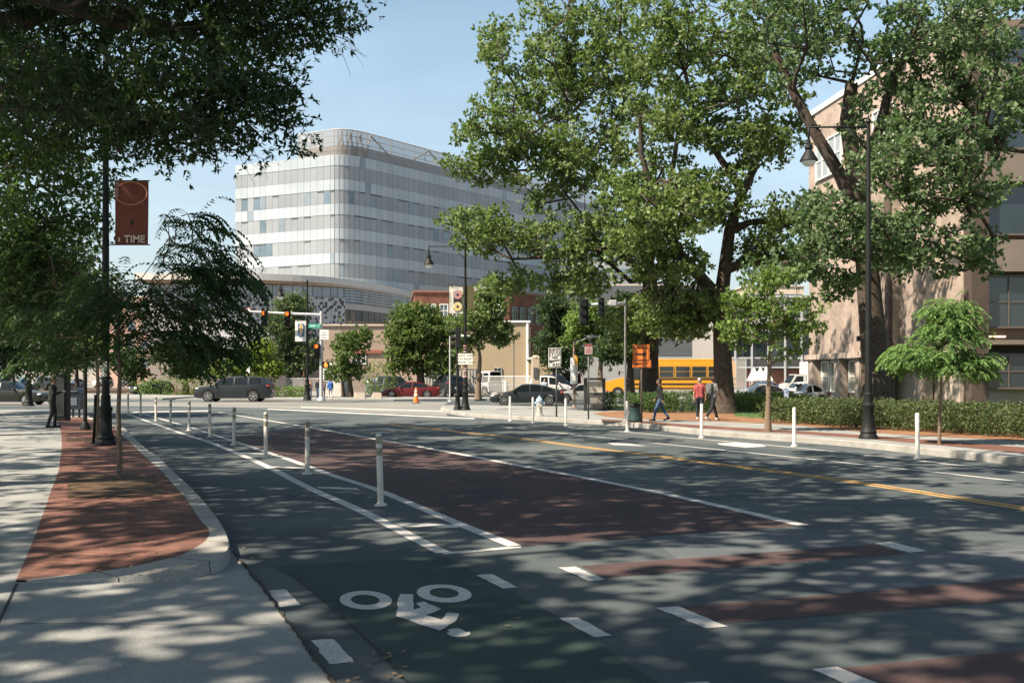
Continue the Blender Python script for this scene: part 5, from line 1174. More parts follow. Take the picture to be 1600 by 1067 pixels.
# thin black pole with no-turn roundel
def roundel(t, x, z, r, Yoff=-.08):
    b = MB(); b.lathe([(r, -.01), (r, .01)], (x, Yoff, z), 28, 'y'); pn = b.build('sign_panel', SW, t); b = MB()
    for q in ring_poly(r*.74, r*.98, x, z): b.prism(q, Yoff-.018, Yoff-.012)
    b.prism([(x-r*.6, z+r*.45), (x-r*.45, z+r*.6), (x+r*.6, z-r*.45), (x+r*.45, z-r*.6)], Yoff-.018, Yoff-.012); b.build('prohibition_ring', SR, pn)
    b = MB(); b.prism([(x+a*r, z+c*r) for a, c in ((.3, -.5), (.3, .1), (.1, .35), (-.2, .35), (-.2, .55), (-.55, .2), (-.2, -.1), (-.2, .1), (.05, .1), (.1, 0), (.1, -.5))], Yoff-.0115, Yoff-.0105); b.build('arrow_symbol', SB, pn)
p = G(388, 622, .05); Y = p.y; zf = lambda y: HC-(y-HY)/F*Y-.05
t = thing('road_sign', 'red ringed no turn sign on top of a thin black pole behind the grey car', 'sign', p); b = MB(); b.tube([(0, 0, 0), (0, 0, zf(488))], .07, 8); b.build('pole', BLACK, t, True); roundel(t, -px_size(1, Y), zf(485.5), px_size(5.8, Y))
b = MB(); b.box((0, -.1, zf(578)), (.28, .08, .5), 0, .02); b.build('push_button', WHITE, t)
# white poster banner on the far lamp
p2 = at(469.5, 517, G(480, 625.5, .13).y-.0); Y = p2.y
t = banner('white poster banner with a blue picture hanging from the far corner lamp', p2, px_size(17, Y), px_size(33, Y), mat('poster_white', (.68, .68, .66), .7, 0, .04), 0, px_size(2, Y))
b = MB(); b.box((.05, -.045, .05), (px_size(10, Y), .01, px_size(20, Y))); b.build('blue_picture', mat('poster_blue', (.04, .13, .25), .7), t); b = MB(); b.ell((.05, -.055, .1), (.14, .01, .4)); b.build('bottle_print', mat('bottle_tan', (.5, .36, .2), .7), t); text_mesh('lettering', 'MIT', .3, SB, t, -.15, .72, -.05)
# brown utility pole
t, h, Y = slim_pole('utility_pole', 'rusty brown pole standing behind the white poster banner', 475, 617, 535, .09, mat('rusty_pole', (.12, .05, .035), .8), 0.1)
# rail crossing signal
p = G(351, 617, .05); Y = p.y; zf = lambda y: HC-(y-HY)/F*Y-.05
t = thing('crossing_signal', 'white railway crossing signal post with two dark round lamps behind the grey car', 'signal', p); b = MB(); b.tube([(0, 0, 0), (0, 0, zf(533))], .13, 10); b.box((0, 0, .5), (.6, .5, 1.0), 0, .04); b.build('post', mat('white_metal_post', (.6, .6, .58), .5), t, True)
b = MB(); b.tube([(-.8, -.1, zf(570)), (.8, -.1, zf(570))], .06, 6); b.build('crossbar', STEEL, t)
for s in (-1, 1): b = MB(); b.lathe([(.28, -.05), (.28, .03), (.2, .1)], (s*.62, -.2, zf(573.5)), 16, 'y'); b.build('signal_lamp', BLACK if s > 0 else mat('dark_red_lamp', (.12, .02, .02), .4), t, True)
b = MB(); b.box((.5, -.1, zf(590)), (.5, .1, .9), 0, .02); b.build('sign_panel', WHITE, t)
# left group: pole with arrow sign
p = G(44.5, 634, .13); Y = p.y; zf = lambda y: HC-(y-HY)/F*Y-.13
t = thing('street_lamp', 'black lamp pole beside the olive sedan, its middle wrapped in pale stickers, with signs', 'street lamp', p, 0, 'black cast iron street lamps'); lamp_base(t, 1.2)
b = MB(); b.tube([(0, 0, 1.5), (0, 0, zf(380))], [.13, .07], 12); b.build('pole', BLACK, t, True); b = MB(); b.lathe([(.16, 0), (.155, 1.9)], (0, 0, 1.75), 12); b.build('sticker_wrap', mat('sticker_wrap', (.55, .53, .5), .7, 0, .3, 5, c2=(.5, .2, .14)), t, True)
b = MB(); b.box((0, -.2, zf(563)), (px_size(20, Y), .02, px_size(10, Y)), 0, .004); pn = b.build('sign_panel', SW, t); f = MB(); w_ = px_size(7, Y); f.prism([(-w_, zf(562)+.03), (w_*.6, zf(562)+.03), (w_*.6, zf(562)+.09), (w_, zf(562)), (w_*.6, zf(562)-.09), (w_*.6, zf(562)-.03), (-w_, zf(562)-.03)], -.225, -.215); f.build('arrow_symbol', SB, pn)
b = MB(); b.box((-px_size(11.5, Y), -.2, zf(515)), (px_size(15, Y), .02, px_size(15, Y)), 0, .004); b.build('sign_panel', SW, t); roundel(t, -px_size(11.5, Y), zf(515), px_size(6.8, Y), -.23)
b = MB(); b.box((px_size(1, Y), -.16, zf(506)), (px_size(15, Y), .02, px_size(38, Y)), 0, .004); b.build('blue_banner', mat('blue_banner', (.06, .17, .36), .6), t)

# hydrant
p = G(843, 649.5, .15); t = thing('fire_hydrant', 'silver and blue fire hydrant on the corner pavement in front of the dark sedan', 'hydrant', p); s = 1.06
b = MB(); b.lathe([(.17, 0), (.17, .04), (.12, .06), (.11, .38), (.14, .40), (.14, .44), (.11, .46), (.11, .56)], n=16); b.build('barrel', mat('hydrant_silver', (.5, .48, .44), .4, .3, .15, 8), t, True)
b = MB(); b.lathe([(.14, .56), (.145, .60), (.12, .68), (.06, .75), (.03, .77), (.03, .82), (.005, .825)], n=16); b.build('bonnet', mat('hydrant_blue', (.28, .42, .55), .5, 0, .2, 9), t, True)
for a_ in (0, math.pi): b = MB(); b.tube([(.08*math.cos(a_), 0, .5), (.2*math.cos(a_), 0, .5)], .065, 10); b.build('side_nozzle', mat('hydrant_blue', (.3, .4, .5)), t, True)
b = MB(); b.tube([(0, -.08, .42), (0, -.21, .42)], .08, 12); b.build('front_nozzle', mat('hydrant_silver', (.5, .48, .44)), t, True)
# notice board kiosk
p = G(929, 641.5, .15); Y = p.y; zf = lambda y: HC-(y-HY)/F*Y-.15
t = thing('notice_board', 'dark framed street notice board with pale map panel behind the parking sign', 'notice board', p)
hw = px_size(16, Y)
b = MB()
for s in (-1, 1): b.box((s*hw*.9, 0, zf(593)/2), (.14, .2, zf(593)), 0, .015)
b.box((0, 0, zf(592)), (hw*2.1, .4, .1), 0, .02); b.box((0, 0, zf(615)), (hw*1.7, .12, .08)); b.box((.1, -.25, zf(634)), (hw*1.2, .5, .28), 0, .05); b.build('frame', mat('board_black', (.02, .022, .022), .6), t)
b = MB(); b.box((0, -.02, (zf(596)+zf(613))/2), (hw*1.66, .06, zf(596)-zf(613))); pn = b.build('map_panel', mat('map_panel', (.40, .37, .32), .5, 0, .15, 3), t); f = MB()
for i in range(5): f.box((rs.uniform(-.25, .25), -.055, (zf(596)+zf(613))/2+rs.uniform(-.18, .18)), (rs.uniform(.15, .4), .004, .012))
f.build('map_line', DSTEEL, pn)
b = MB(); b.box((0, .02, (zf(617)+zf(630))/2), (hw*1.66, .04, zf(617)-zf(630))); b.build('lower_panel', mat('board_grey', (.25, .23, .21), .6), t)
# bin
p = G(992, 658.5, .15); t = thing('litter_bin', 'dark green rounded litter bin at the foot of the detour sign', 'litter bin', p); b = MB(); b.lathe([(.20, 0), (.24, .04), (.22, .2), (.17, .5), (.18, .52)], n=16); b.build('body', mat('bin_green', (.02, .05, .05), .45, 0, .2), t, True); b = MB(); b.lathe([(.19, .52), (.2, .56), (.13, .64), (.01, .66)], n=16); b.build('lid', BLACK, t, True)
# mailbox
p = G(119, 652, .13); t = thing('mailbox', 'dark dome topped street mailbox on legs beyond the lamp post', 'mailbox', p); Y = p.y; w_ = px_size(24, Y)/2
b = MB(); pts = [(-w_, .32), (w_, .32), (w_, .9)]+[(w_*math.cos(R(a_)), .9+w_*.85*math.sin(R(a_))) for a_ in range(10, 171, 16)]+[(-w_, .9)]; b.prism(pts, -.3, .3); b.build('body', mat('mailbox_blue', (.012, .018, .03), .4), t, True)
for sx_ in (-1, 1):
    for sy in (-1, 1): b = MB(); b.box((sx_*w_*.75, sy*.24, .16), (.06, .06, .34)); b.build('leg', BLACK, t)
b = MB(); b.box((0, -.31, .62), (w_*1.1, .02, .3), 0, .004); b.build('notice', mat('mail_label', (.10, .13, .15), .5), t); b = MB(); b.box((0, -.33, 1.02), (w_*1.3, .05, .05), 0, .01); b.build('handle', DSTEEL, t)
p = G(97, 657, .13); t = thing('utility_cabinet', 'tall black metal street cabinet between the standing man and the mailbox', 'cabinet', p); b = MB(); b.box((0, 0, .85), (.46, .42, 1.7), 0, .04); b.box((0, 0, 1.76), (.52, .48, .1), 0, .03); b.build('housing', BLACK, t); b = MB(); b.box((0, -.222, .85), (.36, .02, 1.4), 0, .006); b.build('door', mat('cabinet_door', (.018, .02, .02), .4), t)
# cones
def cone(label, p, hh):
    t = thing('traffic_cone', label, 'traffic cone', p, .3, 'orange traffic cones'); b = MB(); b.box((0, 0, .02), (.5, .5, .04), 0, .01); b.build('base', mat('cone_base', (.03, .03, .03), .8) if hh < 1.05 else SO, t)
    b = MB(); b.lathe([(.19, .04), (.05, hh-.02), (.035, hh)], n=16); b.build('cone', mat('cone_orange', (.85, .17, .02), .5), t, True)
    for a_, c_ in ((.45, .6), (.72, .82)): r0 = .19+(.05-.19)*a_; r1 = .19+(.05-.19)*c_; b = MB(); b.lathe([(r0+.006, .04+a_*(hh-.04)), (r1+.006, .04+c_*(hh-.04))], n=16); b.build('reflective_band', WHITE, t, True)
cone('orange traffic cone standing alone at the kerb in front of the red sedan', G(650, 629.5, .05), 1.0)
cone('tall orange and white traffic cone beside the chain link fence near the booth', G(456, 616.5, .1), 1.75)
# concrete blocks
for x, lab in ((562, 'left concrete block with a square face beside the leaning trees'), (588, 'right concrete block with a sloped top next to the red sedan')):
    p = G(x, 623.5, .1); t = thing('concrete_block', lab, 'concrete block', p, .05, 'concrete barrier blocks'); b = MB(); b.prism([(-.42, 0), (.42, 0), (.36, .46), (-.40 if x < 570 else -.22, .5)], -.35, .35); b.build('block', mat('block_concrete', (.48, .42, .35), .9, 0, .15, 5, .4, 25), t)
# booth
p = G(520, 620, .1); Y = p.y; t = thing('security_booth', 'small white guard booth with two dark windows behind the waiting people', 'booth', p); w_ = px_size(33, Y); h_ = HC-(572-590)/F*Y
b = MB(); b.box((0, 1.2, h_/2), (w_, 2.4, h_), 0, .03); b.build('wall', mat('booth_white', (.62, .60, .57), .6), t); b = MB(); b.box((0, 1.2, h_+.06), (w_+.25, 2.7, .14), 0, .03); b.build('roof', WHITE, t)
for x, ww, hh in ((-px_size(9, Y), .5, .95), (px_size(4.5, Y), .35, .65)):
    b = MB(); b.box((x, -.01, h_-.85), (ww, .05, hh)); wn = b.build('window', WGLASS, t); b = MB()
    for s in (-1, 1): b.box((x+s*ww/2, -.04, h_-.85), (.05, .05, hh+.05)); b.box((x, -.045, h_-.85+s*hh/2), (ww, .05, .05))
    b.build('frame', WHITE, wn)
# chain link fences
CL = screenmat('chain_link', (.5, .5, .5), .35)
def fence(label, a, b_, h, group='chain link fences round the parking lot', m=CL, z0=.1, slatted=False):
    a = Vector(a); b_ = Vector(b_); t = thing('fence', label, 'fence', (a.x, a.y, z0), 0, group); d = b_-a; L_ = d.length; k = max(1, int(L_/2.5)); q = MB()
    q.add([(0, 0, .05), (d.x, d.y, .05), (d.x, d.y, h), (0, 0, h)], [(0, 1, 2, 3)]); q.build('mesh_panel', m, t)
    for i in range(k+1): q = MB(); v = d*i/k; q.tube([(v.x, v.y, -.1), (v.x, v.y, h+.05)], .035, 6); q.build('post', STEEL, t)
    q = MB(); q.tube([(0, 0, h), (d.x, d.y, h)], .03, 6); q.tube([(0, 0, .9), (d.x, d.y, .9)], .015, 4); q.build('rail', STEEL, t)
fence('chain link fence behind the tall cone and dark shrubs left of the booth', at(418, 590, 84)[:2], at(503, 590, 84)[:2], 1.5)
fence('chain link fence running behind the parked cars and white van', at(660, 590, 95)[:2], at(830, 590, 92)[:2], 1.7)
fence('short chain link fence between the leaning tree and the dark blue car', at(528, 590, 90)[:2], at(600, 590, 92)[:2], 1.8)
fence('tall mesh fence panel right of the big trunk beside the construction site', at(1142, 590, 70)[:2], at(1166, 590, 70)[:2], 2.9, m=screenmat('pale_mesh', (.6, .62, .62), .45))
p = at(704, 590, 93); t = thing('shipping_container', 'pale grey storage container behind the parked black vehicle', 'container', (p.x, p.y, 0)); b = MB(); b.box((0, 1.2, 1.35), (4.9, 2.4, 2.3), 0, .03)
for i in range(18): b.box((-2.3+i*.27, -.02, 1.35), (.12, .06, 2.1))
b.build('body', mat('container_grey', (.38, .37, .35), .7), t); b = MB(); b.box((0, 1.2, 2.56), (5.0, 2.5, .12)); b.build('roof_rail', mat('container_rail', (.5, .42, .36), .7), t); b = MB(); b.box((-1.7, -.06, 1.9), (.9, .04, .4)); b.build('dark_panel', DSTEEL, t)
# tents
for i, (x, lab) in enumerate(((1178, 'left'), (1188, 'middle'), (1197, 'right'))):
    p = at(x, 590, 92); t = thing('marquee_tent', f'{lab} of three white pointed tent tops beyond the parked cars', 'tent', (p.x, p.y, 0), 0, 'white pointed tents'); b = MB(); b.add([(-.55, -.5, 1.4), (.55, -.5, 1.4), (.55, .5, 1.4), (-.55, .5, 1.4), (0, 0, 2.7)], [(0, 1, 4), (1, 2, 4), (2, 3, 4), (3, 0, 4)]); b.build('roof', WHITE, t)
    for sx_ in (-1, 1):
        b = MB(); b.tube([(sx_*.5, -.45, 0), (sx_*.5, -.45, 1.4)], .03, 5); b.build('leg', STEEL, t)

# ================================================================== VEHICLES
GREYP = paint('slate_grey_paint', (.018, .022, .027)); OLV = paint('olive_black_paint', (.02, .021, .015)); REDC = paint('maroon_paint', (.10, .010, .013)); NAVY = paint('navy_paint', (.015, .022, .045)); BLKP = paint('black_blue_paint', (.018, .023, .028)); WHP = paint('white_car_paint', (.5, .5, .5), 0); SILV = paint('silver_paint', (.27, .28, .29), .5)
car_px('suv', 'parked_car', 'large slate grey sport utility vehicle crossing the intersection to the left', 'car', 308, 427, 628, 588, GREYP, 'L', W=1.95)['label']
car_px('sedan', 'parked_car', 'olive black sedan standing half out of frame at the left edge', 'car', -45, 75, 633, 596, OLV, 'R')
car_px('suv', 'parked_car', 'black car approaching down the left street with headlights towards us', 'car', 212, 262, 618, 595, BLKP, 'L', yaw=R(38), W=1.9, lamps_on=True)
car_px('sedan', 'parked_car', 'maroon red sedan parked at the lot edge behind the orange cone', 'car', 595, 688, 622.5, 596.5, REDC, 'L', W=1.8)
car_px('suv', 'parked_car', 'dark navy sport utility vehicle parked behind the maroon sedan', 'car', 583, 655, 618, 587, NAVY, 'R', W=1.9)
car_px('suv', 'parked_car', 'silver blue car tail just visible left of the navy vehicle', 'car', 571, 620, 615.5, 592, paint('steel_blue_paint', (.2, .24, .3)), 'R', Y=100)
car_px('suv', 'parked_car', 'black sport utility vehicle seen from behind in front of the grey container', 'car', 684, 716, 613, 586, BLKP, 'L', Y=86, yaw=R(-62), W=1.9)
car_px('van', 'parked_van', 'white van parked behind the young street tree trunk', 'van', 748, 775, 606, 580, WHP, 'L', Y=100, yaw=R(-55), W=2.0)
car_px('fastback', 'parked_car', 'dark blue black fastback sedan facing left at the corner behind the hydrant', 'car', 765, 881, 634, 600, BLKP, 'L', W=1.85)
car_px('suv', 'parked_car', 'white hatchback parked behind the dark fastback sedan', 'car', 824, 893, 618, 587, WHP, 'R', Y=72, W=1.85)
car_px('suv', 'parked_car', 'dark roofed car just behind the white hatchback', 'car', 838, 905, 612, 585, NAVY, 'R', Y=80)
car_px('sedan', 'parked_car', 'silver sedan half hidden behind the notice board post', 'car', 866, 950, 635, 602, SILV, 'L', Y=64)
car_px('van', 'parked_van', 'orange red van beyond the white hatchback', 'van', 868, 908, 604, 583, paint('orange_red_paint', (.45, .07, .02)), 'L', Y=100)
car_px('sedan', 'parked_car', 'grey sedan parked beyond the lawn right of the big trunk', 'car', 1141, 1236, 636, 602, paint('mid_grey_paint', (.2, .21, .22)), 'L', Y=60)
car_px('suv', 'parked_car', 'blue car roof showing above the grey sedan', 'car', 1160, 1215, 620, 597, paint('blue_paint', (.05, .1, .2)), 'L', Y=76)
car_px('suv', 'parked_car', 'white car at the corner of the tan building', 'car', 1222, 1275, 622, 597, WHP, 'L', Y=68)
car_px('sedan', 'parked_car', 'white sedan nose behind the blue accessible parking sign', 'car', 1232, 1290, 640, 610, WHP, 'L', Y=58)
# pickup / box truck
p = Vector((24.1, 80, 0)); t = thing('box_truck', 'white box truck behind the white cars left of the tan building', 'truck', (p.x, p.y, 0), math.pi)
b = MB(); b.box((-.6, 0, 2.0), (2.6, 2.2, 1.9), 0, .05); b.build('cargo_box', WHP, t); b = MB(); b.prism([(.75, .5), (2.4, .5), (2.4, 1.15), (1.95, 1.25), (1.55, 1.95), (.75, 1.95)], -1, 1); b.build('cab', WHP, t)
b = MB(); b.prism([(1.0, 1.3), (1.8, 1.3), (1.5, 1.8), (1.0, 1.8)], -1.02, 1.02); b.build('side_window', GLASSC, t); b = MB(); b.prism([(1.98, 1.3), (2.0, 1.28), (1.62, 1.9), (1.58, 1.9)], -.85, .85); b.build('windshield', GLASSC, t)
b = MB(); b.box((.3, 0, .6), (4, 1.4, .3)); b.build('chassis', RUB, t)
for x in (-1.2, 1.6):
    for s in (-1, 1): b = MB(); b.lathe([(.4, -.12), (.4, .12)], (x, s*.9, .4), 18, 'y'); w1_ = b.build('wheel', RUB, t, True); b = MB(); b.lathe([(.2, -.01), (.2, .01)], (x, s*1.03, .4), 14, 'y'); b.build('rim', ALLOY, w1_)
for s in (-1, 1): b = MB(); b.ell((2.41, s*.7, .9), (.04, .16, .1)); b.build('headlight', mat('lamp_lens', (.75, .76, .78), .12), t)
# far traffic seen through the left trees
for i, (xl, xr, yb, yt, pm_, k_, lab) in enumerate(((52, 78, 603, 588, SILV, 'suv', 'silver car far down the left street, nearest of the distant line'), (24, 44, 604, 590, paint('teal_paint', (.08, .16, .22)), 'sedan', 'blue green car among the distant parked cars at the far left'), (-5, 18, 606, 586, BLKP, 'suv', 'black distant vehicle at the left edge behind the olive sedan'),
        (108, 130, 604, 591, paint('sky_paint', (.18, .26, .34)), 'sedan', 'pale blue car directly behind the mailbox'), (150, 172, 603, 588, WHP, 'suv', 'white distant car behind the thick lamp post'), (188, 206, 602, 589, SILV, 'suv', 'silver distant car just left of the approaching black car'), (64, 84, 600, 588, WHP, 'van', 'white van far behind the silver distant car'))):
    car_px(k_, 'parked_car' if k_ != 'van' else 'parked_van', lab, 'car', xl, xr, yb, yt, pm_, 'L', Y=130+i*9, yaw=R(40), full=False, group='distant cars down the left street')
# school bus
YB = 78.0; xb0, xb1 = at(944, 0, YB).x, at(1150, 0, YB).x; SY = mat('school_bus_yellow', (.66, .30, .02), .4, 0, .05, 2, coat=.4)
t = thing('school_bus', 'yellow school bus with black rails and sloping hood parked behind the big trunks', 'bus', (xb0, YB, 0)); LB_ = xb1-xb0
b = MB(); top_ = 3.02; xf = 2.1; prof = [(xf, .75), (LB_, .75), (LB_, 2.85), (LB_-.2, top_), (xf+.25, top_), (xf, 2.8)]
b.prism(prof, 0, 2.4)
b.build('body', SY, t)
b = MB(); b.box(((xf+LB_)/2, 1.2, top_+.06), (LB_-xf-.3, 1.9, .14), 0, .06); b.build('roof', SY, t)
b = MB(); b.prism([(0, .6), (xf-.003, .6), (xf-.003, 1.75), (xf-.3, 1.72), (.15, 1.35), (0, 1.15)], .25, 2.15); b.build('hood', SY, t)
b = MB(); b.box((xf+.45, -.015, 2.1), (.55, .04, .85)); b.build('driver_window', WGLASS, t); b = MB(); b.box((xf-.01, 1.2, 2.2), (.04, 1.9, .85)); b.build('windshield', WGLASS, t)
nwin = int((LB_-xf-1.0)/1.28)
for i in range(nwin):
    x = xf+1.5+i*1.28; b = MB(); b.box((x, -.012, 2.12), (1.08, .04, .82)); wn = b.build('window', WGLASS, t); f = MB()
    for s in (-1, 1): f.box((x+s*.56, -.03, 2.12), (.05, .04, .92)); f.box((x, -.033, 2.12+s*.44), (1.12, .04, .05))
    f.box((x, -.035, 2.16), (1.08, .04, .04)); f.build('frame', mat('bus_frame', (.35, .2, .05), .5), wn)
for z, hh in ((1.62, .13), (1.20, .10), (.88, .06)): b = MB(); b.box(((xf+LB_)/2, -.02, z), (LB_-xf, .05, hh)); b.build('rub_rail', RUB, t)
for x in (1.1, LB_-2.6):
    for y in (.35, 2.05): b = MB(); b.lathe([(.48, -.13), (.48, .13)], (x, y, .48), 20, 'y'); w1_ = b.build('wheel', RUB, t, True); b = MB(); b.lathe([(.25, -.01), (.25, .01)], (x, y-.14 if y < 1 else y+.14, .48), 14, 'y'); b.build('rim', ALLOY, w1_)
for y in (.45, 1.95): b = MB(); b.ell((.02, y, .95), (.05, .14, .14)); b.build('headlight', mat('lamp_lens', (.75, .76, .78), .12), t, True)
b = MB(); b.tube([(xf-.1, -.15, 2.0), (xf-.9, -.35, 2.1)], .02, 6); b.ell((xf-.95, -.37, 2.05), (.08, .05, .2)); b.build('mirror', RUB, t, True)
for x in (xf+.35, ): b = MB(); b.lathe([(.09, -.03), (.09, .03)], (x, -.02, 2.85), 12, 'y'); b.build('warning_lamp', mat('amber_lens', (.6, .2, .03), .3), t)

# ================================================================== PEOPLE
SK1 = mat('skin_light', (.42, .25, .18), .6, 0, .05); SK2 = mat('skin_brown', (.2, .11, .07), .6, 0, .05); HB = mat('hair_brown', (.07, .04, .025), .7, 0, .2, 30); HG = mat('hair_grey', (.28, .27, .26), .7, 0, .2, 30); HK = mat('hair_black', (.012, .01, .01), .6)
CK = mat('black_cloth', (.012, .013, .015), .9, 0, .2, 8); DN = mat('denim', (.04, .08, .15), .9, 0, .2, 12); DD = mat('dark_denim', (.018, .025, .04), .9, 0, .2, 12); RS = mat('red_shirt', (.26, .05, .05), .85, 0, .1, 8); GS = mat('grey_shirt', (.16, .16, .16), .9, 0, .15, 8); PK = mat('pink_shirt', (.5, .28, .24), .9); BL = mat('blue_jacket', (.03, .12, .4), .7); LG = mat('light_trousers', (.5, .5, .5), .9); WSH = mat('white_shoe', (.6, .58, .55), .6)
def pp(x, y, yt, z=.152): p = G(x, y, z); return p, (y-yt)/F*p.y
p, h = pp(1032, 657.5, 592); person('person in black hooded jacket and blue jeans walking left past the dark trunk', p, R(170), h, SK2, CK, DN, HK, .2, 'long', 'short', extra='jacket', shoes=CK)
p, h = pp(1093, 655.5, 590.5); person('grey haired man in a red shirt and dark jeans walking away on the right pavement', p, R(75), h, SK1, RS, DD, HG, .1, 'short', 'short', shoes=WSH)
p, h = pp(1113, 657, 588.5); person('woman with dark bun and backpack striding beside the red shirted man', p, R(35), h, SK2, GS, CK, HB, .27, 'short', 'bun', pack=mat('grey_pack', (.09, .095, .1), .8), shoes=WSH)
p, h = pp(484, 622, 593, .132); person('person in pink top and jeans waiting left of the far corner signal mast', p, R(-60), h, SK1, PK, DN, HB, .05, 'short', 'long')
p, h = pp(497, 622, 592, .132); person('long haired person in a black top and blue jeans beside the signal mast', p, R(-100), h, SK1, CK, DN, HB, .06, 'long', 'long')
p, h = pp(505.5, 621, 594, .132); person('person in a brown top mostly hidden behind the silver signal mast', p, R(-80), h, SK2, mat('brown_top', (.25, .15, .12), .9), DD, HK, .04)
p, h = pp(516, 623.5, 592, .132); person('person in a bright blue jacket and pale trousers right of the signal mast', p, R(100), h, SK1, BL, LG, HB, .08, 'long', 'short', extra='jacket', shoes=WSH)
p, h = pp(81, 668, 588, .132); person('dark silhouetted man standing on the left pavement with hands raised to his chest', p, R(20), h, SK2, CK, CK, HK, .06, 'long', 'short', arms={1: ((.06, .24, 1.13), (.30, .12, 1.22)), -1: ((.06, -.24, 1.13), (.32, -.06, 1.22))}, extra='jacket', shoes=CK)
p, h = pp(851, 633, 598, .01); person('person in a pale blue top bending beside the white hatchback', Vector((at(851, 0, 70).x, 70, 0)), R(-90), 1.62, SK1, mat('pale_blue_top', (.35, .42, .5), .9), DD, HK, .03)
# ================================================================== TREES
GB = 'large old trees on the right pavement and lawn'
def T(px, Y, z0, r0, r1, seed=0, wob=.1): return trunkline(px, Y, z0, r0, r1, 5, wob, seed)
# right side giants
Y = 49; tr = T([(1014, 640), (1016, 560), (1018, 480), (1014, 430), (1010, 385)], Y, .14, .48, .30, 1)
tree('plane_tree', 'huge dark trunked tree at the bus nose, wide crown reaching far left over the road', GB, at(1014, 640, Y)*1, tr, [
    pb(865, 110, 120, 80, Y, 4.5, 150), pb(785, 205, 85, 50, Y-2, 3, 70), pb(745, 262, 55, 22, Y-2, 2, 26), pb(760, 360, 75, 38, Y-3, 3, 62), pb(870, 250, 110, 60, Y-1, 4.5, 110), pb(905, 380, 105, 42, Y-2, 4, 84), pb(960, 160, 110, 110, Y+1, 5, 120), pb(930, 20, 120, 60, Y, 5, 80), pb(800, 440, 60, 22, Y-3, 2, 24), pb(905, 440, 60, 26, Y-2, 3, 36), pb(770, 60, 30, 25, Y, 2, 12), pb(930, 330, 120, 70, Y-2, 4, 60)],
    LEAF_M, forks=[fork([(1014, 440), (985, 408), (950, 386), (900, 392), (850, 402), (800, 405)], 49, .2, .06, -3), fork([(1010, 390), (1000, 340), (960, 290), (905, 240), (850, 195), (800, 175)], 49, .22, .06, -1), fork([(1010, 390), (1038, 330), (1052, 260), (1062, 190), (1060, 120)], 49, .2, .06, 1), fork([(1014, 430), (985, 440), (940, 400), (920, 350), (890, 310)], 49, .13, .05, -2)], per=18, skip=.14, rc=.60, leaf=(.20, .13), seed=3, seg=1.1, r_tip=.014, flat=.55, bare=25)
Y = 43; tr = T([(1131, 650), (1130, 590), (1128, 520), (1126, 470), (1132, 420), (1140, 360), (1160, 300), (1180, 260)], Y, .15, .46, .16, 2)
tree('plane_tree', 'huge leaning tree with thick sunlit trunk beside the two walkers, limbs spreading over the lawn', GB, at(1131, 650, Y), tr, [
    pb(1080, 70, 140, 90, Y, 4.5, 130), pb(1150, 190, 110, 90, Y, 4.5, 110), pb(1040, 200, 80, 80, Y, 4, 60), pb(1050, 330, 90, 60, Y-2, 3.5, 70), pb(1110, 310, 70, 50, Y-1, 3, 45), pb(1225, 345, 60, 35, Y-1, 3, 34), pb(1240, 395, 60, 26, Y, 3, 26), pb(1060, 480, 62, 42, Y+1, 3, 66), pb(1055, 508, 56, 22, Y+1, 2.5, 34), pb(1005, 375, 62, 42, Y-1, 2.5, 56), pb(1045, 415, 60, 30, Y-1, 2, 34), pb(1180, 385, 40, 22, Y, 2, 14), pb(1215, 415, 66, 26, Y, 2, 26), pb(985, 300, 70, 40, Y+1, 3, 40), pb(1190, 60, 110, 90, Y, 5, 80), pb(985, 510, 40, 45, Y+4, 3, 44), pb(1215, 210, 60, 30, Y, 3, 24)],
    LEAF_M, forks=[fork([(1126, 470), (1092, 430), (1062, 396), (1038, 350), (1018, 300), (1002, 240), (1000, 180)], 43, .28, .08, -1), fork([(1132, 420), (1165, 412), (1205, 406), (1242, 418), (1270, 420)], 43, .15, .07, -1), fork([(1140, 360), (1180, 345), (1225, 352), (1270, 370)], 43, .12, .05, -1), fork([(1160, 300), (1120, 240), (1085, 180), (1070, 110), (1060, 50)], 43, .15, .06, 1)], per=18, skip=.12, rc=.58, leaf=(.19, .125), seed=5, seg=1.0, r_tip=.014, flat=.55, bare=10)
Y = 35; tr = T([(1371, 640), (1368, 560), (1360, 470), (1352, 400), (1345, 330), (1335, 265), (1322, 190), (1330, 130)], Y, .15, .50, .22, 3)
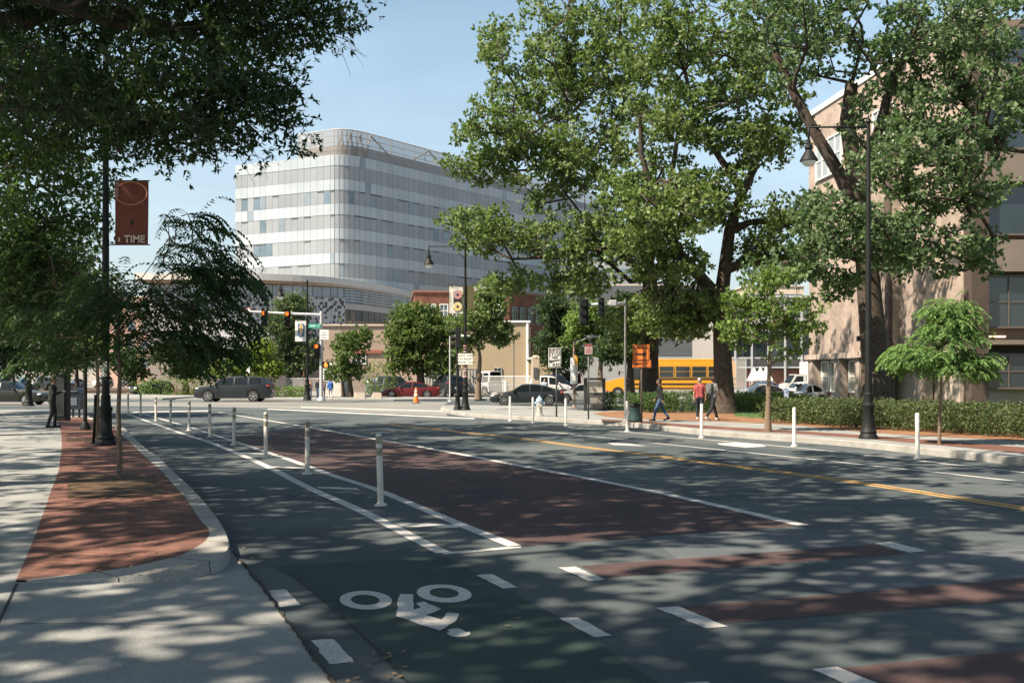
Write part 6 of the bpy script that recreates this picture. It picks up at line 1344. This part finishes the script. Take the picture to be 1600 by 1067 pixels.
tree('oak_tree', 'massive dark trunked tree before the tan building, foliage filling the top right corner', GB, at(1371, 640, Y), tr, [
    pb(1290, 40, 150, 80, Y-1, 4.5, 130), pb(1470, 90, 130, 85, Y-2, 4, 120), pb(1565, 170, 70, 80, Y-3, 3, 70), pb(1435, 250, 90, 75, Y-4, 2.5, 85), pb(1390, 170, 70, 50, Y-3, 2.5, 26), pb(1490, 300, 60, 50, Y-3, 2.5, 40), pb(1340, 360, 85, 40, Y-4, 2.5, 62), pb(1420, 390, 95, 45, Y-3, 3, 60), pb(1520, 400, 40, 35, Y-2, 2, 24), pb(1235, 420, 60, 28, Y-2, 2.5, 34), pb(1540, 20, 120, 50, Y, 4, 60), pb(1270, 330, 40, 26, Y-3, 2, 16), pb(1310, 440, 50, 22, Y-2, 2, 18), pb(1600, 60, 90, 90, Y-3, 4, 40)],
    leafmat('oak_leaf_lit', (.085, .14, .07), (.15, .27, .08)), forks=[fork([(1352, 400), (1312, 392), (1262, 404), (1222, 412)], 35, .17, .07, -1), fork([(1345, 330), (1312, 272), (1272, 205), (1240, 145), (1212, 85), (1200, 30)], 35, .26, .09, 0), fork([(1345, 330), (1352, 262), (1376, 195), (1392, 130), (1425, 65), (1450, 10)], 35, .24, .09, -1), fork([(1376, 215), (1440, 210), (1500, 235), (1560, 232), (1620, 240)], 35, .13, .06, -2)], per=17, skip=.18, rc=.48, leaf=(.16, .105), seed=8, seg=.9, r_tip=.013, flat=.6, bare=6)  # oak leaf in a brighter copy, sunlight put into its colour
# off to the right, only its shade and branches reach the frame
# left side: dark canopy over the pavement
GL = 'large shade trees along the left pavement'
tree('oak_tree', 'nearest dark oak on the left whose leafy branches fill the top left corner', GL, (-9.6, 13.5, .13), [(-9.6, 13.5, .08, .42), (-9.6, 13.5, .5, .34), (-9.5, 13.4, 2.5, .3), (-9.3, 13.2, 4.6, .27), (-9.0, 13.0, 7.0, .24), (-8.6, 13, 9.5, .2)], [
    pb(60, 20, 190, 110, 13.5, 2.6, 150), pb(300, 10, 150, 90, 13.0, 2.4, 120), pb(420, 20, 110, 55, 13.5, 1.8, 60), pb(505, 20, 45, 28, 13.5, .8, 14), pb(330, 130, 110, 45, 12.5, 1.6, 60), pb(330, 205, 70, 22, 12.5, .9, 24), pb(425, 150, 28, 42, 13.0, .7, 17), pb(445, 210, 10, 28, 13.0, .4, 7), pb(235, 220, 70, 30, 12.5, 1.2, 22), pb(110, 170, 150, 70, 12.8, 2, 90), pb(-250, 40, 330, 160, 12.5, 3, 120), pb(150, -150, 330, 110, 13, 3.5, 110), pb(490, -60, 160, 60, 14, 2, 34)],
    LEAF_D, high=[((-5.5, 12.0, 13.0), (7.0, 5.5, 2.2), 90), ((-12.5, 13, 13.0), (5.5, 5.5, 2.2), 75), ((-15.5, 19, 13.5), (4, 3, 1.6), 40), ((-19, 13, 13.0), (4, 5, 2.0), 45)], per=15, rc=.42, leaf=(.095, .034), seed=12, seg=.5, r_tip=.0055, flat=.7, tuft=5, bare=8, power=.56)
tree('oak_tree', 'second tree along the left pavement with brighter backlit leaves at the left edge', GL, (-15.5, 26, .13), [(-15.5, 26, .08, .42), (-15.5, 26, .5, .34), (-15.3, 26, 3, .3), (-15.1, 26, 6, .26), (-14.9, 26, 9, .24), (-14.5, 26, 12, .18)], [
    pb(50, 250, 110, 60, 25, 3.5, 130), pb(60, 340, 90, 40, 24, 3, 70), pb(90, 120, 180, 100, 26, 4, 120), pb(-150, 200, 200, 140, 26, 4, 100), pb(230, 150, 80, 50, 26, 3, 30), pb(30, 420, 90, 36, 25, 3, 60), pb(-120, 380, 120, 60, 25, 3, 30)],
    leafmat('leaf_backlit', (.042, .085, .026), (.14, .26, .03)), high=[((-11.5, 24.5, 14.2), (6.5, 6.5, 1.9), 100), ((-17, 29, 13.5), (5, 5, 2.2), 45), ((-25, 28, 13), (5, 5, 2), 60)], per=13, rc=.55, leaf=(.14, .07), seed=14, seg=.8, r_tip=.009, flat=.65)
tree('oak_tree', 'third tree farther up the left pavement behind the slim locust', GL, (-22.5, 42, .13), [(-22.5, 42, .08, .4), (-22.5, 42, .5, .3), (-22.4, 42, 3, .26), (-22.2, 42, 6, .22), (-22, 42, 8, .16)], [
    pb(20, 420, 90, 70, 42, 4, 130), pb(130, 455, 45, 50, 42, 3, 50), pb(20, 560, 60, 22, 44, 3, 46), pb(90, 480, 60, 50, 42, 4, 60), pb(-60, 470, 90, 60, 42, 4, 50), pb(60, 520, 60, 30, 42, 3, 36), pb(110, 390, 50, 40, 42, 3, 26)],
    LEAF_D, high=[((-30, 36, 12), (6, 6, 2), 60)], per=14, rc=.9, leaf=(.2, .11), seed=15, seg=1.0)
# trees behind and beside the camera that shade the foreground
for i, (x, y, rr, n_, zc, s) in enumerate(((-6.5, -2.5, 6.0, 95, 12.5, 21), (-9.5, 4.6, 6.0, 95, 13.0, 22), (-13.5, -4.0, 5.5, 70, 12.5, 24))):
    tree('oak_tree', ['shade tree on the pavement just left of the camera', 'shade tree between the camera and the nearest dark oak', 'shade tree across the driveway behind the camera'][i], GL, (x, y, .02), [(x, y, -.03, .42), (x, y, .4, .33), (x+.1, y, 3, .28), (x+.1, y+.1, 6, .24), (x, y, 9.5, .18)], [((x+1.5, y+.5, zc), (rr+1, rr, 2.0), 20)], LEAF_D, high=[((x+2.0, y+.6, zc), (rr+1, rr, 2.0), n_), ((x-5.0, y+.6, zc+.5), (4.5, rr, 1.8), 50)], per=14, rc=.62, leaf=(.17, .09), seed=s, seg=.9, tuft=3)
for i, (x, y, s) in enumerate(((-21, 34, 31), (-27.5, 50, 32))):
    pass
# slim young trees with compound leaves
LOC = leafmat('locust_leaf', (.035, .07, .028), (.10, .20, .035)); LOCL = leafmat('locust_leaf_lit', (.10, .19, .06), (.2, .34, .06))  # second is the same leaf with sunlight put into its colour
p = G(186, 747, .13); Y = p.y
tp = [(p.x, p.y, .1, .045), (p.x+.01, p.y, .5, .036), tuple(at(185, 640, Y))+(.032,), tuple(at(187, 590, Y))+(.029,), tuple(at(184, 520, Y))+(.025,), tuple(at(188, 480, Y))+(.018,), tuple(at(194, 450, Y))+(.012,)]
frond_tree('locust_tree', 'slim young tree with drooping compound leaves in the brick pavement tree pit', 'slim young street trees', p, tp, [
    pb(300, 400, 66, 42, Y, .7, 34), pb(300, 350, 50, 28, Y-.1, .4, 12), pb(320, 460, 60, 60, Y, .7, 44), pb(235, 500, 75, 60, Y, .7, 60), pb(140, 500, 65, 70, Y, .7, 34), pb(285, 545, 75, 30, Y, .7, 32), pb(185, 455, 60, 34, Y, .6, 16), pb(120, 560, 45, 24, Y, .6, 10), pb(345, 520, 25, 40, Y, .4, 12)], LOC, seed=41, per=3, ll=.10, lw=.032, fr=(.5, .8), leaflets=12)
p = G(151, 690, .13); Y = p.y
tp = [(p.x, p.y, .1, .055), (p.x+.01, p.y, .5, .045), tuple(at(153, 600, Y))+(.04,), tuple(at(150, 540, Y))+(.035,), tuple(at(140, 470, Y))+(.025,)]
frond_tree('locust_tree', 'darker young tree behind the lamp post with feathery leaves spreading to the left edge', 'slim young street trees', p, tp, [pb(60, 420, 60, 40, Y, 1, 46), pb(40, 480, 60, 50, Y, 1, 50), pb(110, 500, 50, 60, Y, 1, 44), pb(100, 400, 60, 30, Y, 1, 24), pb(90, 560, 50, 20, Y, 1, 16)], LOC, seed=43, per=3, ll=.12, lw=.045, fr=(.5, .8))
p = G(133, 672, .13); t = thing('street_post', 'plain dark post standing on the brick strip behind the slim young trees', 'post', p); b = MB(); b.tube([(0, 0, 0), (0, 0, 2.6)], .06, 8); b.lathe([(.16, 0), (.15, .1), (.08, .25)], n=10); b.build('post', BLACK, t, True)
p = G(149, 692, .13); t = thing('signpost', 'leaning dark stake beside the lamp post base', 'post', G(146, 693, .13)); b = MB(); b.tube([(0, 0, 0), (.05, 0, 1.15)], .035, 6); b.lathe([(.06, 0), (.05, .05)], n=8); b.build('post', BLACK, t, True)
p = G(1468, 694, .15); Y = p.y
tp = [(p.x, p.y, .1, .045), (p.x, p.y, .5, .035), tuple(at(1470, 620, Y))+(.03,), tuple(at(1471, 570, Y))+(.026,), tuple(at(1474, 520, Y))+(.018,), tuple(at(1478, 490, Y))+(.012,)]
frond_tree('locust_tree', 'slim young tree with two feathery tiers of bright leaves in front of the hedge', 'slim young street trees', p, tp, [pb(1430, 558, 38, 22, Y, .8, 54), pb(1505, 568, 36, 24, Y, .8, 50), pb(1470, 530, 30, 20, Y, .6, 18), pb(1465, 560, 50, 20, Y, .8, 40), pb(1485, 500, 36, 20, Y, .6, 50), pb(1478, 480, 20, 12, Y, .5, 14), pb(1500, 525, 24, 14, Y, .5, 16)], LOCL, seed=47, per=4, ll=.10, lw=.036, fr=(.35, .6), r_tip=.004)
# ordinary young trees
def small_tree(label, x, y, Y, z0, trunk_px, r0, blobs, leafm, seed, per=16, rc=.45, leaf=(.14, .085), group='young street trees', bark=None, r_tip=.008):
    p = G(x, y, z0) if Y is None else Vector((at(x, 0, Y).x, Y, z0)); Y = p.y
    tp = [(p.x, p.y, z0-.05, r0*1.4), (p.x, p.y, z0+.3, r0*1.1)]+[tuple(at(a, b, Y))+(r0*(1-.6*(i+1)/len(trunk_px)),) for i, (a, b) in enumerate(trunk_px)]
    return tree('street_tree', label, group, p, tp, [pb(a, b, c, d, Y+e, f, n) for a, b, c, d, e, f, n in blobs], leafm, per=per, rc=rc, leaf=leaf, seed=seed, seg=.5, r_tip=r_tip, bark=bark)
small_tree('slim trunked young tree in the right brick strip with loose bright foliage', 1200, 674, None, .15, [(1201, 620), (1202, 570), (1203, 540)], .085, [(1190, 475, 62, 42, 0, 1.0, 52), (1230, 525, 45, 40, 0, .8, 26), (1155, 505, 32, 44, 0, .7, 24), (1262, 490, 34, 32, 0, .6, 18), (1205, 435, 40, 16, 0, .6, 12)], LEAF_L, 51, rc=.27, per=13, leaf=(.11, .07), bark=BARKY)
small_tree('young tree with pale split trunk on the far pavement right of the corner lamp', 747, 623, None, .13, [(748, 590), (750, 560), (748, 540)], .22, [(740, 500, 36, 42, 0, 2, 90), (765, 480, 26, 30, 0, 1.5, 36), (785, 520, 26, 22, 0, 1.5, 26), (725, 540, 18, 20, 0, 1, 14), (760, 460, 16, 12, 0, 1, 8)], LEAF_M, 52, rc=.6, leaf=(.22, .14), bark=BARKY)
small_tree('young tree with bright crown behind the notice board', 938, 606, 66, .1, [(938, 580), (940, 555), (938, 540)], .2, [(920, 500, 36, 36, 0, 1.5, 74), (955, 510, 30, 40, 0, 1.5, 56), (900, 520, 20, 24, 0, 1, 20), (950, 545, 20, 16, 0, 1, 16)], LEAF_L, 53, rc=.55, leaf=(.2, .13), bark=BARKY)
GM = 'trees round the parking lot'
small_tree('broad rounded dark tree behind the navy and maroon cars', 658, 608, 88, 0, [(657, 585), (655, 560), (652, 540)], .4, [(655, 515, 48, 34, 0, 2.6, 120), (625, 540, 30, 30, 0, 2, 50), (690, 530, 32, 40, 0, 2, 60), (650, 490, 36, 16, 0, 2, 34), (655, 565, 55, 20, 0, 2, 46), (690, 570, 26, 20, 0, 2, 26)], leafmat('mid_leaf', (.075, .125, .035), (.16, .26, .05)), 54, rc=.8, leaf=(.28, .17), group=GM)
small_tree('leaning tree pair with thin trunks beside the white booth', 548, 622, 80, .1, [(547, 600), (545, 570), (542, 550)], .22, [(545, 540, 28, 24, 0, 1.5, 60), (560, 525, 18, 16, 0, 1, 18), (535, 575, 26, 22, 0, 1, 30), (560, 575, 12, 14, 0, 1, 10)], leafmat('mid_leaf', (.06, .11, .035), (.16, .26, .05)), 55, rc=.55, leaf=(.22, .13), group=GM)
small_tree('bare branched thin tree among the leaves left of the broad rounded tree', 536, 618, 82, .1, [(534, 590), (532, 560), (530, 530)], .14, [(535, 515, 18, 24, 0, 1, 16)], LEAF_L, 56, per=1, rc=.4, group=GM)
small_tree('tall dark green tree behind the far signal arm', 452, 608, 92, 0, [(452, 590), (450, 560), (450, 520)], .35, [(450, 500, 38, 36, 0, 2.4, 110), (465, 545, 36, 30, 0, 2.4, 70), (430, 560, 26, 34, 0, 2, 46), (455, 470, 24, 14, 0, 2, 20), (470, 575, 30, 16, 0, 2, 26)], leafmat('grey_green_leaf', (.07, .11, .05), (.13, .22, .06)), 57, rc=.75, leaf=(.25, .14), group=GM)
small_tree('bright yellow green tree behind the thin no turn pole', 405, 610, 84, 0, [(405, 595), (405, 575), (405, 560)], .2, [(400, 560, 26, 24, 0, 1.6, 70), (415, 575, 22, 18, 0, 1.5, 40), (408, 540, 14, 14, 0, 1, 16)], LEAF_Y, 58, rc=.6, leaf=(.2, .13), group=GM)
small_tree('tall dark tree standing against the brick building side', 868, 606, 98, 0, [(868, 580), (868, 540), (868, 500)], .35, [(865, 485, 24, 28, 0, 2.4, 60), (880, 510, 26, 40, 0, 2.4, 70), (860, 540, 26, 34, 0, 2.4, 60), (890, 560, 30, 26, 0, 2.4, 50)], leafmat('dark_green_leaf', (.03, .06, .022), (.06, .12, .03)), 59, rc=.9, leaf=(.3, .17), group=GM)
small_tree('dense dark tree between the signal mast and the bus', 985, 610, 62, 0, [(985, 590), (985, 560), (985, 520)], .3, [(985, 500, 40, 40, 0, 2.4, 80), (970, 545, 28, 26, 0, 2, 44), (1008, 515, 22, 30, 0, 2, 34)], leafmat('dark_green_leaf', (.03, .06, .022)if 0 else (.03, .06, .022), (.06, .12, .03)), 60, rc=.8, leaf=(.24, .14), group=GM)
for i, (x, Y, bl, lf, lab) in enumerate(((210, 105, [(205, 570, 40, 24, 0, 4, 60)], LEAF_D, 'dark tree left of the rail crossing signal'), (290, 100, [(290, 560, 40, 34, 0, 4, 90), (330, 570, 30, 26, 0, 3, 40)], leafmat('dark_green_leaf', (0, 0, 0), (0, 0, 0)), 'dark bushy tree behind the front of the grey car'), (365, 95, [(362, 575, 24, 18, 0, 2, 36)], LEAF_L, 'small bright tree between crossing signal and no turn pole'),
        (120, 120, [(110, 540, 50, 40, 0, 5, 80)], LEAF_L, 'sunlit tree far down the left street'), (20, 110, [(10, 520, 60, 50, 0, 5, 80), (30, 470, 50, 30, 0, 5, 40)], LEAF_D, 'dark tree behind the far left pole'), (70, 150, [(70, 560, 50, 24, 0, 5, 50)], LEAF_L, 'pale green distant tree over the far traffic'))):
    small_tree(lab, x, 0, Y, 0, [(x, 588), (x, 570)], .3, bl, lf, 70+i, per=12, rc=1.0, leaf=(.36, .22), group='trees down the left street')
# shrubs
HEDGE = leafmat('patchy_hedge_leaf', (.06, .10, .035), (.10, .18, .035), .5)  # green with olive brown patches, colours set just below
for q in HEDGE.node_tree.nodes:
    if q.type == 'MIX': q.inputs[6].default_value = (.045, .10, .03, 1); q.inputs[7].default_value = (.105, .10, .045, 1)
    if q.type == 'TEX_NOISE': q.inputs['Scale'].default_value = 1.1
LH = LEAF_H
bush_mass('hedge', 'long clipped green hedge with brownish patches in front of the tan building', 'hedge', None, [((9.7+i*.385, 34.2-i*.86, .58), (1.15, .95, .41+.04*math.sin(i*2.3)), 2600) for i in range(0, 16)]+[((16.0, 20.2, .64), (1.1, .9, .5), 1500), ((16.8, 18.6, .64), (1.1, .9, .5), 1000)], HEDGE, (.075, .045), seed=81, parent_loc=(12.7, 27.5, .15))
for i, (x, Y, rx, rz, c, lab) in enumerate(((968, 47, 1.3, .40, LH, 'dark rounded bush in front of the bus hood'), (1060, 44, 1.8, .45, LEAF_H, 'wide green bush between the dark walker and the red shirted man'), (1020, 45, 1.1, .40, LH, 'brownish bush behind the dark walker'), (1145, 46, 1.3, .38, LEAF_L, 'low bush at the foot of the big sunlit trunk'), (1185, 48, 1.7, .42, LEAF_H, 'spreading bush in front of the grey sedan'), (1225, 46, 1.2, .40, LEAF_L, 'small bush beside the blue accessible sign'))):
    p = at(x, 590, Y); bush_mass('bush', lab, 'bush', 'bushes on the lawn edge', [((p.x, Y, .15+rz), (rx, .9, rz), int(3200*rx))], c, (.08, .05), seed=90+i, parent_loc=(p.x, Y, .15))
for i, (x, Y, rx, rz, lab) in enumerate(((595, 90, 1.6, 1.6, 'pale green bush behind the navy car'), (440, 80, 2.2, .5, 'low weeds along the fence left of the booth'), (270, 92, 3.5, .8, 'low shrubs along the verge left of the grey car'))):
    p = at(x, 590, Y); bush_mass('bush', lab, 'bush', 'shrubs on the far verge', [((p.x, Y, rz), (rx, .8, rz), 1500)], LEAF_L, (.16, .1), seed=110+i, parent_loc=(p.x, Y, 0))
# grass tufts on the lawn and weeds at the board
rng = np.random.default_rng(9); n_ = 9000; P = np.stack([rng.uniform(8.5, 24, n_), rng.uniform(26, 56, n_), np.full(n_, .155)], 1); P = P[P[:, 0] > 8.8+(40-P[:, 1])*.25]
D = rng.normal(size=P.shape)*.4; D[:, 2] = 1; V, Q = leaves(P, D, .09*np.ones(len(P)), .02*np.ones(len(P)), rng, 0); o = np_mesh('grass', V, Q, LEAF_H); tagp(o, 'short green grass blades on the lawn behind the hedge', 'grass', None, 'stuff')
